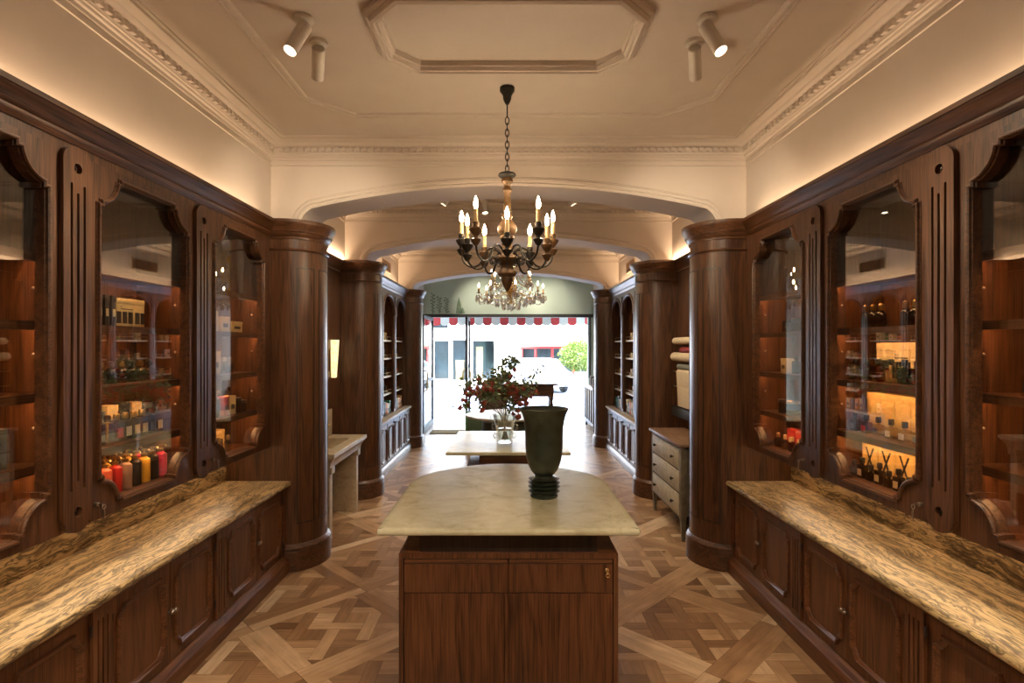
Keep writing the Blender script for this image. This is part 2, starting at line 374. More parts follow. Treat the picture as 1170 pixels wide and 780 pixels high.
# ------------------------------------------------------------------ the room
CEIL = 3.2; WALLX = 1.81
def clip(poly, a, b, c):
    """keep a*x+b*y<=c"""
    out = []
    for i in range(len(poly)):
        p, q = poly[i], poly[(i + 1) % len(poly)]
        dp = a * p[0] + b * p[1] - c; dq = a * q[0] + b * q[1] - c
        if dp <= 0: out.append(p)
        if (dp < 0 < dq) or (dq < 0 < dp):
            t = dp / (dp - dq); out.append((p[0] + t * (q[0] - p[0]), p[1] + t * (q[1] - p[1])))
    return out
def make_floor():
    rnd = random.Random(3)
    X0, X1, Y0, Y1 = -2.14, 2.14, -1.5, 11.75
    H = 0.520                                     # half diagonal of one panel
    W = 0.088                                     # frame board width
    V = []; F = []; UV = []; TONE = []
    def plank(poly, direc, tone):
        for a, b, c in ((1, 0, X1), (-1, 0, -X0), (0, 1, Y1), (0, -1, -Y0)):
            poly = clip(poly, a, b, c)
            if len(poly) < 3: return
        cx = sum(p[0] for p in poly) / len(poly); cy = sum(p[1] for p in poly) / len(poly)
        off = (rnd.uniform(0, 50), rnd.uniform(0, 50)); pts = []
        for x, y in poly:
            dx, dy = cx - x, cy - y; L = math.hypot(dx, dy) or 1
            if L < 0.006: return
            pts.append((x + dx / L * 0.0013, y + dy / L * 0.0013))
        b = len(V)
        for x, y in pts:
            V.append((x, y, 0.0))
            UV.append((x * direc[0] + y * direc[1] + off[0], -x * direc[1] + y * direc[0] + off[1]))
        F.append(list(range(b, b + len(pts)))); TONE.append(tone)
    q = math.sqrt(0.5)
    def tone(bias=0.0): return min(1, max(0, rnd.gauss(0.47 + bias, 0.25)))
    S = H * math.sqrt(2)                          # panel side
    j0 = -2
    for ix in range(-4, 4):
        for iy in range(-6, 10):
            for sub in (0, 1):
                cx = (2 * ix + sub) * H + 1.06; cy = (2 * iy + sub) * H + 3.78 - H
                if not (X0 - H < cx < X1 + H and Y0 - H < cy < Y1 + H): continue
                u = (q, q); v = (-q, q); h = S / 2
                def L(a, b): return (cx + a * u[0] + b * v[0], cy + a * u[1] + b * v[1])
                plank([L(-h, -h), L(h, -h), L(h, -h + W), L(-h, -h + W)], u, tone(0.1))
                plank([L(-h, h - W), L(h, h - W), L(h, h), L(-h, h)], u, tone(0.1))
                plank([L(-h, -h + W), L(-h + W, -h + W), L(-h + W, h - W), L(-h, h - W)], v, tone(0.05))
                plank([L(h - W, -h + W), L(h, -h + W), L(h, h - W), L(h - W, h - W)], v, tone(0.05))
                k = (h - W) * math.sqrt(2)        # inner diamond half-diagonal
                def inner(poly):
                    for a, b in ((1, 1), (1, -1), (-1, 1), (-1, -1)):
                        poly = clip(poly, a, b, k + a * cx + b * cy)
                        if len(poly) < 3: return []
                    return poly
                p = 0.196; bw = 0.075; g = p - bw
                for i in range(-3, 4):
                    for j in range(-3, 4):
                        x, y = cx + i * p, cy + j * p
                        if (i + j) % 2 == 0: r = rect(x - bw / 2 - g, x + bw / 2 + g, y - bw / 2, y + bw / 2); d = (1, 0)
                        else: r = rect(x - bw / 2, x + bw / 2, y - bw / 2 - g, y + bw / 2 + g); d = (0, 1)
                        r = inner(r)
                        if r: plank(r, d, tone(0.12 if rnd.random() < .35 else -0.02))
                        r = inner(rect(x + bw / 2, x + bw / 2 + g, y + bw / 2, y + bw / 2 + g))
                        if r: plank(r, (1, 0) if (i + j) % 2 else (0, 1), tone(-0.06))
    nb = len(V)
    V.extend([(X0, Y0, -0.004), (X1, Y0, -0.004), (X1, Y1, -0.004), (X0, Y1, -0.004)]); UV.extend([(0, 0)] * 4)
    F.append([nb, nb + 1, nb + 2, nb + 3]); TONE.append(0.3)
    me = bpy.data.meshes.new('floor'); me.from_pydata(V, [], F)
    me.materials.append(M['parquet']); me.materials.append(M['seam'])
    uvl = me.uv_layers.new(name='UVMap')
    for pgn in me.polygons:
        for li in pgn.loop_indices: uvl.data[li].uv = UV[me.loops[li].vertex_index]
        if pgn.normal.z < 0: pgn.flip()
    me.polygons[len(me.polygons) - 1].material_index = 1
    at = me.attributes.new('plank', 'FLOAT', 'FACE'); at.data.foreach_set('value', TONE)
    o = bpy.data.objects.new('floor', me); COL.objects.link(o); return struct(o)
make_floor()
struct(MB().box(-2.3, 2.3, -1.6, 11.85, CEIL, CEIL + 0.25).build('ceiling', M['plaster']))
# upper side walls (plaster) and outer walls
for s in (-1, 1):
    b = MB().box(s * WALLX, s * 2.3, -1.6, 11.85, 2.455, CEIL)
    b.box(s * 2.17, s * 2.3, -1.6, 11.85, -0.1, 2.455)
    b.box(s * WALLX, s * 2.17, 9.42, 11.85, 0, 2.455)
    struct(b.build('wall_' + SIDE[s], M['plaster']))
    # plain timber wall before the cabinets start
    struct(MB().box(s * 1.70, s * 2.17, -1.5, 1.29, 0, 2.455).build('wall_' + SIDE[s] + '_timber', M['oakZ']))
struct(MB().box(-2.3, 2.3, -1.7, -1.5, -0.1, CEIL).build('wall_back', M['plaster']))
tn = [0]
def trim(mb, mat):
    tn[0] += 1
    return struct(mb.build('trim_%d' % tn[0], mat))
CROWN = [(0, .135), (.010, .135), (.012, .118), (.022, .112), (.026, .10), (.034, .098), (.036, .09), (.040, .085), (.040, .052), (.066, .048),
         (.078, .038), (.084, .026), (.112, .016), (.126, .012), (.130, .0)]
def crown(y0, y1, xw=WALLX):
    mb = MB(); path = rect(-xw, xw, y0, y1)
    mb.sweep(path, CROWN, lambda x, y, h: (x, y, CEIL - h))
    n = int((y1 - y0 - .14) / 0.052)
    for s in (-1, 1):
        for i in range(n):
            y = y0 + .07 + (i + .5) * (y1 - y0 - .14) / n
            mb.box(s * (xw - .040), s * (xw - .060), y - .014, y + .014, CEIL - .083, CEIL - .052)
    n = int((2 * xw - .14) / 0.052)
    for yy, d in ((y0, 1), (y1, -1)):
        for i in range(n):
            x = -xw + .07 + (i + .5) * (2 * xw - .14) / n
            mb.box(x - .014, x + .014, yy + d * .040, yy + d * .060, CEIL - .083, CEIL - .052)
    # fine fillet line on the ceiling
    r = rect(-xw + .145, xw - .145, y0 + .145, y1 - .145)
    mb.sweep(r, [(0, 0), (0, .008), (.006, .011), (.012, .008), (.012, 0)], lambda x, y, h: (x, y, CEIL - h))
    # wall bead under the crown
    mb.sweep(path, [(0, .175), (.006, .172), (.006, .164), (0, .161)], lambda x, y, h: (x, y, CEIL - h))
    return trim(mb, M['plaster'])
crown(-1.5, 4.2); crown(4.55, 6.1); crown(6.45, 9.05)
# arched cross walls
def arch_pts(n=40):
    xo, zs, zc, rc = 1.575, 2.60, 2.872, 0.075
    # segmental arc through (+-(xo-rc), zs+rc+..) with crown zc, rounded lower corners
    xa, za = xo - rc, 2.70
    hgt = zc - za; R = (xa * xa + hgt * hgt) / (2 * hgt); cz = zc - R
    a0 = math.atan2(za - cz, -xa); a1 = math.atan2(za - cz, xa)
    pts = [(-xo, 2.44), (-xo, zs)]
    a = math.atan2(za - cz, -xa)                        # tangent of the arc at its end -> round corner
    for i in range(1, 7):
        t = i / 7.0
        p0 = Vector((-xo, zs)); p1 = Vector((-xo, za - 0.045)); p2 = Vector((-xa, za))
        p = p0 * (1 - t) ** 2 + p1 * 2 * t * (1 - t) + p2 * t * t
        pts.append((p.x, p.y))
    mid = [(R * math.cos(a0 + (a1 - a0) * i / n), cz + R * math.sin(a0 + (a1 - a0) * i / n)) for i in range(n + 1)]
    left = pts[:]
    return left + mid + [(-x, z) for x, z in reversed(left)]
ARCH = arch_pts()
for k, (ya, yb) in enumerate(((4.2, 4.55), (6.1, 6.45), (9.05, 9.4))):
    outl = ARCH + [(1.95, 2.44), (1.95, CEIL), (-1.95, CEIL), (-1.95, 2.44)]
    b = MB().plate(outl, [], ya, yb, lambda x, z, h: (x, h, z))
    struct(b.build('wall_arch_%d' % (k + 1), M['plaster'], angle=25))
    mb = MB()
    prof = [(.0, 0), (.0, .010), (.018, .016), (.026, .012), (.034, .020), (.052, .020), (.060, .008), (.066, .008), (.072, 0)]
    core = [p for p in ARCH if p[1] > 2.5]
    mb.sweep(core, prof, lambda x, z, h: (x, ya - h, z), closed=False)
    mb.sweep(core, prof, lambda x, z, h: (x, yb + h, z), closed=False)
    trim(mb, M['plaster'])
# ceiling mouldings of the front room
def octagon(x, y0, y1, cx, cy):
    return [(-x + cx, y0), (x - cx, y0), (x, y0 + cy), (x, y1 - cy), (x - cx, y1), (-x + cx, y1), (-x, y1 - cy), (-x, y0 + cy)]
mb = MB().sweep(octagon(1.30, 1.75, 3.71, .27, .28), [(0, 0), (0, .012), (.012, .016), (.016, .010), (.034, .010), (.038, .018), (.052, .014), (.055, 0)], lambda x, y, h: (x, y, CEIL - h))
trim(mb, M['plaster'])
mb = MB().sweep(octagon(.675, 2.37, 3.075, .165, .17), [(0, 0), (.0, .018), (.014, .030), (.022, .026), (.030, .046), (.046, .052), (.052, .044), (.066, .044), (.074, .026), (.082, .024), (.088, 0)], lambda x, y, h: (x, y, CEIL - h))
trim(mb, M['plaster'])
# ------------------------------------------------------------------ columns
def plan(s, y0, depth, xb, xn, straight, n=16):
    """open plan path of a pier, travelling so that outward is to the right; returns points and helper"""
    yc = y0 + depth / 2
    pts = [(xb, y0)] + [(straight + (xn - straight) * math.sin(PI * i / n), yc - depth / 2 * math.cos(PI * i / n)) for i in range(n + 1)] + [(xb, y0 + depth)]
    return pts                                         # x is distance from room axis (nose has the smallest x)
def column(s, y0, depth, label):
    t = thing('column', (s * 1.7, y0 + depth / 2, 0), label, 'column', 'round fronted oak columns between the bays')
    P = plan(s, y0, depth, 2.16, 1.43, 1.66)
    path = [(p[0], p[1]) for p in P]
    T = lambda x, y, h: (s * x, y, h)
    # outward = towards smaller x at the nose; travelling +y there, left of travel is -x : offset positive = outward
    b = MB().plate(path, [], 0.10, 2.50, T)
    # incised panel outline: raised bead, its black colour standing for groove shade
    def onface(u, z, h):
        a = u * 4.0; yc = y0 + depth / 2
        x = 1.66 + (1.43 - 1.66) * math.sin(a); y = yc - depth / 2 * math.cos(a)
        nx, ny = -math.sin(a) * depth / 2, -math.cos(a) * .23
        l = math.hypot(nx, ny); return (s * (x + nx / l * h), y + ny / l * h, z)
    def rail(u0, u1, z0, z1):
        n = 14; L = [(u0 + (u1 - u0) * i / n, z0) for i in range(n + 1)] + [(u1, z0 + (z1 - z0) * i / 8) for i in range(1, 9)]
        L += [(u1 - (u1 - u0) * i / n, z1) for i in range(1, n + 1)] + [(u0, z1 - (z1 - z0) * i / 8) for i in range(1, 8)]
        return L
    fl = MB()
    for (ua, ub) in ((0.42, 1.0), (1.16, PI - 1.16), (PI - 1.0, PI - .42)):
        ring = rail(ua / 4.0, ub / 4.0, 0.34, 2.24)
        fl.sweep(ring, [(0.0, -.001), (0.001, .0022), (.010, .0022), (.011, -.001)], onface)
    b.build('shaft', M['oakZ'], t)
    fl.build('panel_groove_shade', M['black_oak'], t)
    mb = MB().sweep(path, [(-.01, 0), (.028, 0), (.028, .13), (.022, .15), (.026, .155), (.026, .168), (.014, .185), (.004, .195), (-.01, .195)], T, closed=False)
    mb.build('base', M['oakX'], t)
    mb = MB().sweep(path, [(-.01, 2.355), (.008, 2.357), (.014, 2.366), (.008, 2.375), (-.01, 2.377)], T, closed=False)
    mb.sweep(path, [(-.01, 2.445), (.008, 2.445), (.010, 2.46), (.024, 2.475), (.028, 2.492), (.036, 2.496), (.040, 2.515), (.058, 2.545), (.062, 2.560), (.062, 2.580), (-.03, 2.580)], T, closed=False)
    mb.plate(path, [], 2.50, 2.578, T)
    mb.build('cornice', M['oakX'], t)
    return t
for s in (-1, 1):
    S = SIDE[s]
    column(s, 4.05, .52, 'round fronted dark oak column nearest the camera at the end of the %s marble worktop' % S)
    column(s, 5.95, .50, 'dark oak column just beyond the %s' % ('stone sink and glowing wall sconce' if s < 0 else 'grey chest of drawers'))
    column(s, 8.95, .45, 'far dark oak column beyond the %s arched bookcase near the street' % S)
# timber linings of the niches, cornices over every bay
def cornice(s, y0, y1, xf, z0, z1, mat='oakY'):
    h = z1 - z0
    prof = [(-.015, 0), (0, 0), (.006, .10 * h), (.012, .16 * h), (.014, .30 * h), (.022, .36 * h), (.026, .46 * h), (.044, .70 * h), (.050, .76 * h), (.052, .80 * h), (.058, .82 * h), (.060, h), (-.02, h), (-.02, h - .02)]
    mb = MB().sweep([(y0, xf), (y1, xf)], [(-o, z) for o, z in prof], lambda y, x, z: (s * x, y, z0 + z), closed=False)
    return mb
for s in (-1, 1):
    trim(cornice(s, 1.29, 4.06, 1.745, 2.462, 2.572), M['oakY'])
    trim(cornice(s, 4.56, 5.96, 1.82, 2.44, 2.575), M['oakY'])
    trim(cornice(s, 6.44, 8.96, 1.67, 2.44, 2.575), M['oakY'])
    b = MB().box(s * 1.82, s * 2.17, 4.56, 5.96, 0, 2.452)
    struct(b.build('wall_%s_niche' % SIDE[s], M['oakZ']))
    b = MB().box(s * 1.815, s * 1.79, 4.57, 5.95, 0, .12)
    o = b.build('baseboard_%s' % SIDE[s], M['oakY']); struct(o)
# ------------------------------------------------------------------ front room joinery
PITCH = 0.916; PIL = [1.299, 2.215, 3.131, 4.048]; YC = [1.757, 2.673, 3.592]
BAY = ['near', 'middle', 'far']
def opening(a, z0, z1, r=.116, e=.018, n=10):
    def corner(cx, cz, sx, sz, flip):
        t = math.asin(e / r)
        pts = [(e * 0, r + e), (e, r + e)] + [(r * math.sin(t + (PI / 2 - 2 * t) * i / n), r * math.cos(t + (PI / 2 - 2 * t) * i / n)) for i in range(n + 1)] + [(r + e, e), (r + e, 0)]
        pts = [(cx + sx * p[0], cz + sz * p[1]) for p in pts]
        return pts[::-1] if flip else pts
    return corner(-a, z0, 1, 1, False) + corner(a, z0, -1, 1, True) + corner(a, z1, -1, -1, False) + corner(-a, z1, 1, -1, True)
def circle(cx, cy, r, n=14): return [(cx + r * math.cos(2 * PI * i / n), cy + r * math.sin(2 * PI * i / n)) for i in range(n)]
def slot(c, w, z0, z1, n=5):
    return arc(c, z0 + w / 2, w / 2, w / 2, PI, 2 * PI, n) + arc(c, z1 - w / 2, w / 2, w / 2, 0, PI, n)
def tall_pilaster(s, y, parent):
    """fluted board with rounded, pierced ends"""
    w = .074; za, zb = .905, 2.452
    outl = arc(y, za + w, w, w, PI, 2 * PI, 12) + arc(y, zb - .062, w, .062, 0, PI, 12)
    holes = [circle(y, za + .082, .021), circle(y, zb - .088, .021)]
    for k, dz0, dz1 in ((-1, .17, .15), (0, .205, .185), (1, .17, .15)):
        holes.append(slot(y + k * .033, .0125, za + dz0, zb - dz1))
    mb = MB().plate(outl, holes, 0, .024, lambda a, z, h: (s * (1.752 - h), a, z))
    p = mb.build('pilaster', M['oakZ'], parent)
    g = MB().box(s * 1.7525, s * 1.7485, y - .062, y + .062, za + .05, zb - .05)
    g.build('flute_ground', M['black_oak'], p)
    for zc in (za + .082, zb - .088):
        r = MB()
        r.lathe([(.019, -.0), (.016, .004), (.009, .006), (.006, .010), (.001, .012)], (s * 1.7485, y, zc), 14, axis='X') if s < 0 else r.lathe([(.019, 0), (.016, -.004), (.009, -.006), (.006, -.010), (.001, -.012)], (s * 1.7485, y, zc), 14, axis='X')
        r.build('rosette', M['black_oak'], p)
SHELVES = [.952, 1.195, 1.470, 1.748, 2.012]
def display_cabinet(s, bay):
    yc = YC[bay]; ya, yb = PIL[bay], PIL[bay + 1]
    S = SIDE[s]
    lab = {0: 'glazed dark oak wall cabinet on the %s, cut by the photo edge', 1: 'glazed dark oak wall cabinet in the middle of the %s row of three',
           2: 'narrow looking glazed dark oak wall cabinet on the %s beside the first column'}[bay] % S
    t = thing('display_cabinet', (s * 1.75, yc, .915), lab, 'cabinet', 'glazed wall cabinets of the front room')
    T = lambda a, z, h: (s * (1.75 - h), a, z)
    # carcass
    b = MB(); 
    b.box(s * 2.075, s * 2.095, ya, yb, .915, 2.452)          # back
    b.box(s * 1.79, s * 2.075, ya, ya + .055, .915, 2.452); b.box(s * 1.79, s * 2.075, yb - .055, yb, .915, 2.452)
    b.box(s * 1.79, s * 2.075, ya + .055, yb - .055, .915, .950); b.box(s * 1.79, s * 2.075, ya + .055, yb - .055, 2.425, 2.452)
    b.build('carcass', M['redZ'], t)
    # fixed front frame: stiles behind the pilasters and frieze
    f = MB().plate(rect(ya, yb, .915, 2.462), [rect(yc - .376, yc + .376, .918, 2.428)][::1], .0, -.04, T)
    f.build('face_frame', M['oakZ'], t)
    # door
    op = [(yc + p[0], p[1]) for p in opening(.325, .964, 2.384)]
    d = MB().plate(rect(yc - .3735, yc + .3735, .9195, 2.4265), [op], .004, -.036, T).build('door', M['oakZ'], t)
    ring = op                                                     # CCW: left of travel is inside the opening, so negative offsets lie on the wood
    mb = MB().sweep(ring, [(.007, -.034), (.007, .002), (.003, .005), (.003, .014), (-.002, .019), (-.008, .019), (-.012, .014), (-.0125, .009), (-.016, .008), (-.0165, .004)], T)
    mb.build('door_moulding', M['oakY'], d)
    MB().box(s * 1.782, s * 1.785, yc - .34, yc + .34, .945, 2.405).build('glass_pane', M['pane'], d)
    # lock and key at the near lower corner
    ky = yc - .345
    lk = MB().lathe([(.010, 0), (.010, .014), (.007, .017)], (s * 1.746, ky, .985), 12, axis='X') if s < 0 else MB().lathe([(.010, 0), (.010, -.014), (.007, -.017)], (s * 1.746, ky, .985), 12, axis='X')
    lk.build('lock', M['nickel'], d)
    if bay:
        k = MB().box(s * 1.735, s * 1.712, ky - .0015, ky + .0015, .981, .989)
        k.tube([(s * 1.708, ky, .981 + 0)] + [(s * 1.708, ky + .009 * math.sin(2 * PI * i / 10), .975 + .009 * math.cos(2 * PI * i / 10)) for i in range(10)], .0022, 6)
        k.tube([(s * 1.708, ky, .967), (s * 1.709, ky + .004, .945), (s * 1.710, ky + .002, .925)], [.003, .004, .0025], 6)
        k.build('key', M['nickel'], d)
    for z in SHELVES[1:]:
        sh = MB().box(s * 1.825, s * 2.075, ya + .055, yb - .055, z - .022, z, bev=.002)
        sh.box(s * 1.812, s * 1.826, ya + .055, yb - .055, z - .034, z)
        o = sh.build('shelf', M['redY'], t)
        MB().box(s * 1.828, s * 1.836, ya + .07, yb - .07, z - .0275, z - .0225).build('light_strip', M['led'], o)
    MB().box(s * 2.03, s * 2.04, ya + .02, yb - .02, .9085, .9145).build('under_light', M['under'], t)
    # pegs of the shelf supports on the side panels
    for z in (1.33, 1.62, 1.88):
        for yy in (ya + .055, yb - .055): MB().ball((s * 1.86, yy, z), .007, 8, 5).build('support_peg', M['nickel'], t)
    tall_pilaster(s, PIL[bay], t)
    return t
def low_pilaster(s, y, parent):
    w = .054; za, zb = .122, .610
    holes = [slot(y + k * .026, .009, za + .03, zb - .045) for k in (-1, 0, 1)]
    p = MB().plate(rect(y - w, y + w, za, zb), holes, 0, .012, lambda a, z, h: (s * (1.640 - h), a, z)).build('pilaster', M['redZ'], parent)
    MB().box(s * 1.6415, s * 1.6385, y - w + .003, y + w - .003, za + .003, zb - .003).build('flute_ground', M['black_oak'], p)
def octo(y0, y1, z0, z1, c=.036, r=.036):
    """panel outline with small hollowed corners, counter-clockwise"""
    P = []
    for cx, cz, a in ((y0, z0, 0), (y1, z0, 1), (y1, z1, 2), (y0, z1, 3)):
        sx = 1 if cx == y0 else -1; sz = 1 if cz == z0 else -1
        q = [(cx, cz + sz * c * 1.25), (cx + sx * c * .25, cz + sz * c * 1.15), (cx + sx * c * .85, cz + sz * c * .45), (cx + sx * c, cz)]
        P += q if a in (0, 2) else q[::-1]
    return P
def base_cabinet(s, bay):
    yc = YC[bay]; S = SIDE[s]; ya, yb = PIL[bay], PIL[bay + 1]
    lab = {0: 'dark oak base cabinet under the %s marble worktop closest to the camera', 1: 'middle dark oak base cabinet under the %s marble worktop',
           2: 'dark oak base cabinet under the %s marble worktop touching the first column'}[bay] % S
    t = thing('base_cabinet', (s * 1.65, yc, 0), lab, 'cabinet', 'base cabinets under the marble worktops')
    T = lambda a, z, h: (s * (1.64 - h), a, z)
    b = MB().box(s * 1.655, s * 2.08, ya, yb, .02, .632)
    b.box(s * 1.628, s * 1.66, ya, yb, .610, .632)
    b.box(s * 1.640, s * 1.66, ya, yb, .02, .122)
    b.box(s * 1.640, s * 1.66, PIL[bay] - .055 + (.0 if bay else .0), PIL[bay] + .055, .122, .61)
    if bay == 2: b.box(s * 1.636, s * 1.66, 3.996, yb, .122, .61)
    b.build('carcass', M['redY'], t)
    low_pilaster(s, PIL[bay], t)
    prof = [(0, 0), (.040, 0), (.040, .078), (.036, .086), (.030, .090), (.026, .100), (.014, .112), (.008, .118), (.0, .122)]
    MB().sweep([(ya, 1.642), (yb, 1.642)], [(-o, z) for o, z in prof], lambda y, x, z: (s * x, y, z), closed=False).build('plinth', M['redY'], t)
    y0 = PIL[bay] + .0565; wd = .3975
    for k in (0, 1):
        da, db = y0 + k * (wd + .004), y0 + k * (wd + .004) + wd
        pa, pb, pz0, pz1 = da + .046, db - .046, .178, .552
        oc = octo(pa, pb, pz0, pz1)
        d = MB().plate(rect(da, db, .125, .607), [oc], 0, -.014, T)
        inn = octo(pa + .0, pb - .0, pz0 + .0, pz1 - .0)
        d.plate(inn, [], -.003, -.012, T)
        d = d.build('door', M['redZ'], t)
        MB().sweep(oc, [(.014, -.003), (.010, .004), (.004, .007), (-.002, .013), (-.008, .013), (-.011, .008), (-.012, 0)], T).build('panel_moulding', M['redY'], d)
        ky = db - .012 if k == 0 else da + .012
        sg = -s
        kb = MB().lathe([(.0045, -.002 * 1), (.0045, sg * .012), (.010, sg * .017), (.0115, sg * .023), (.009, sg * .029), (.002, sg * .031)], (s * 1.640, ky, .372), 12, axis='X')
        kb.build('knob', M['nickel'], d)
        hy = da - .001 if k == 0 else db + .001
        for z in (.215, .535):
            hb = MB(); hb.lathe([(.001, z - .024), (.004, z - .022), (.0035, z - .019), (.0055, z - .016), (.0055, z + .016), (.0035, z + .019), (.004, z + .022), (.001, z + .024)], (s * 1.632, hy, 0), 8)
            hb.build('hinge', M['black_oak'], d)
    return t
def worktop(s):
    t = thing('worktop', (s * 1.85, 2.67, .632), 'golden brown figured marble worktop with upstand along the %s wall' % SIDE[s], 'worktop', 'marble worktops')
    P = [(.0, 0), (.012, 0), (.016, .004), (.018, .012), (.018, .022), (.014, .029), (.008, .032), (0, .032)]
    mb = MB().box(s * 1.614, s * 2.092, 1.292, 4.048, .633, .665)
    mb.sweep([(1.292, 1.614), (4.048, 1.614)], [(-o, .633 + z) for o, z in P], lambda y, x, z: (s * x, y, z), closed=False)
    mb.build('slab', M['marble'], t)
    MB().box(s * 2.072, s * 2.092, 1.292, 4.048, .665, .913).build('upstand', M['marble'], t)
for s in (-1, 1):
    for bay in range(3):
        display_cabinet(s, bay); base_cabinet(s, bay)
    worktop(s)
# ------------------------------------------------------------------ central island
def island():
    t = thing('island', (0, 2.9, 0), 'dark oak shop island with a bullnosed beige stone top rounded at its far end', 'island')
    hw = .545; yf = 2.262; ys = 3.02
    outl = [(-hw, yf), (hw, yf), (hw, ys)] + arc(0, ys, hw, .52, 0, PI, 32)[1:-1] + [(-hw, ys)]
    # corners slightly eased
    e = .015
    outl = [(-hw + e, yf), (hw - e, yf), (hw - e * .3, yf + e * .3), (hw, yf + e)] + outl[2:] + [(-hw, yf + e), (-hw + e * .3, yf + e * .3)]
    mb = MB(); T = lambda x, y, h: (x, y, h)
    inner = outl
    mb.sweep(outl, [(.03, .872), (.010, .872), (.004, .875), (.0, .882), (.0, .890), (.004, .897), (.010, .900), (.03, .900)], T)
    def off(poly, d):
        n = len(poly); r = []
        for i in range(n):
            p0, p1, p2 = Vector(poly[i - 1]), Vector(poly[i]), Vector(poly[(i + 1) % n])
            d1 = (p1 - p0).normalized(); d2 = (p2 - p1).normalized()
            n1 = Vector((-d1.y, d1.x)); n2 = Vector((-d2.y, d2.x)); m = (n1 + n2) / max(.25, 1 + n1.dot(n2))
            r.append((p1.x + m.x * d, p1.y + m.y * d))
        return r
    mb.plate(off(outl, .0098), [], .8722, .8998, T)
    mb.build('top', M['island_stone'], t)
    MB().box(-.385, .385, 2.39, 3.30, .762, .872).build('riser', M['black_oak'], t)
    b = MB()
    b.box(-.472, .472, 2.372, 3.36, .738, .762, bev=.002)              # deck
    b.box(-.472, -.452, 2.372, 3.36, .0, .738); b.box(.452, .472, 2.372, 3.36, 0, .738)
    b.box(-.452, .452, 2.398, 3.34, .06, .738)
    b.box(-.452, .452, 2.372, 2.40, 0, .085)
    b.build('carcass', M['redZ'], t)
    pull = MB().box(-.451, .451, 2.374, 2.396, .716, .7215).build('finger_groove', M['black_oak'], t)
    for k, (a, c) in enumerate(((-.449, -.0015), (.0015, .449))):
        dr = MB().box(a, c, 2.374, 2.396, .592, .714, bev=.0015).build('drawer', M['redZ'], t)
        MB().box(a, c, 2.3735, 2.3925, .716, .735, bev=.004).build('finger_rail', M['redX'], dr)
        if k:
            MB().lathe([(.009, 0), (.009, -.006), (.006, -.008)], (.424, 2.374, .688), 12, axis='Y').build('lock', M['brass'], dr)
            kk = MB().box(.4225, .4255, 2.352, 2.368, .684, .692)
            kk.tube([(.424 + .008 * math.sin(2 * PI * i / 10), 2.352, .674 + .008 * math.cos(2 * PI * i / 10)) for i in range(10)], .002, 6, closed=True)
            kk.build('key', M['brass'], dr)
        d = MB().box(a, c - (.018 if k == 0 else 0), 2.374, 2.396, .09, .588, bev=.0015).build('door', M['redZ'], t)
    MB().box(-.0165, -.0005, 2.376, 2.396, .09, .588, bev=.001).build('centre_stile', M['redZ'], t)
island()
# urn on the island
t = thing('urn', (.178, 2.765, .9), 'tall dark bronze green flared urn on a ribbed foot on the island', 'vase')
prof = [(.066, .0), (.069, .004), (.069, .012), (.060, .016), (.058, .020), (.079, .030), (.066, .036), (.058, .040), (.080, .052), (.066, .057), (.058, .060), (.080, .072), (.066, .077), (.058, .080),
        (.078, .092), (.064, .096), (.046, .100), (.044, .108)]
MB().lathe(prof, (.178, 2.765, .9), 36).build('ribbed_foot', M['urn'], t)
prof = [(.042, .106), (.052, .116), (.066, .132), (.079, .160), (.088, .195), (.0925, .235), (.094, .275), (.0945, .315), (.0965, .350), (.102, .385), (.110, .412), (.1195, .432), (.1235, .438), (.124, .441), (.121, .443), (.112, .432),
        (.104, .410), (.095, .38), (.090, .34), (.088, .28), (.084, .2), (.06, .14), (.001, .13)]
MB().lathe(prof, (.178, 2.765, .9), 40, cap=False).build('bowl', M['urn'], t)
# second table with the flower vase
t = thing('display_table', (0, 5.2, 0), 'rectangular stone topped table with dark oak pedestal behind the island, carrying flowers', 'table')
mb = MB().sweep(rect(-.53, .525, 4.65, 5.84), [(.02, .732), (.004, .732), (0, .738), (0, .754), (.005, .76), (.02, .76)], lambda x, y, h: (x, y, h))
mb.box(-.512, .507, 4.668, 5.822, .7325, .7598); mb.build('top', M['island_stone'], t)
MB().box(-.25, .25, 4.70, 5.70, .655, .7325, bev=.003).build('apron', M['oakX'], t)
MB().box(-.36, .36, 4.80, 5.62, .02, .62, bev=.004).box(-.24, .24, 4.9, 5.55, .62, .656).box(-.34, .34, 4.83, 5.6, 0, .025).build('pedestal', M['oakZ'], t)
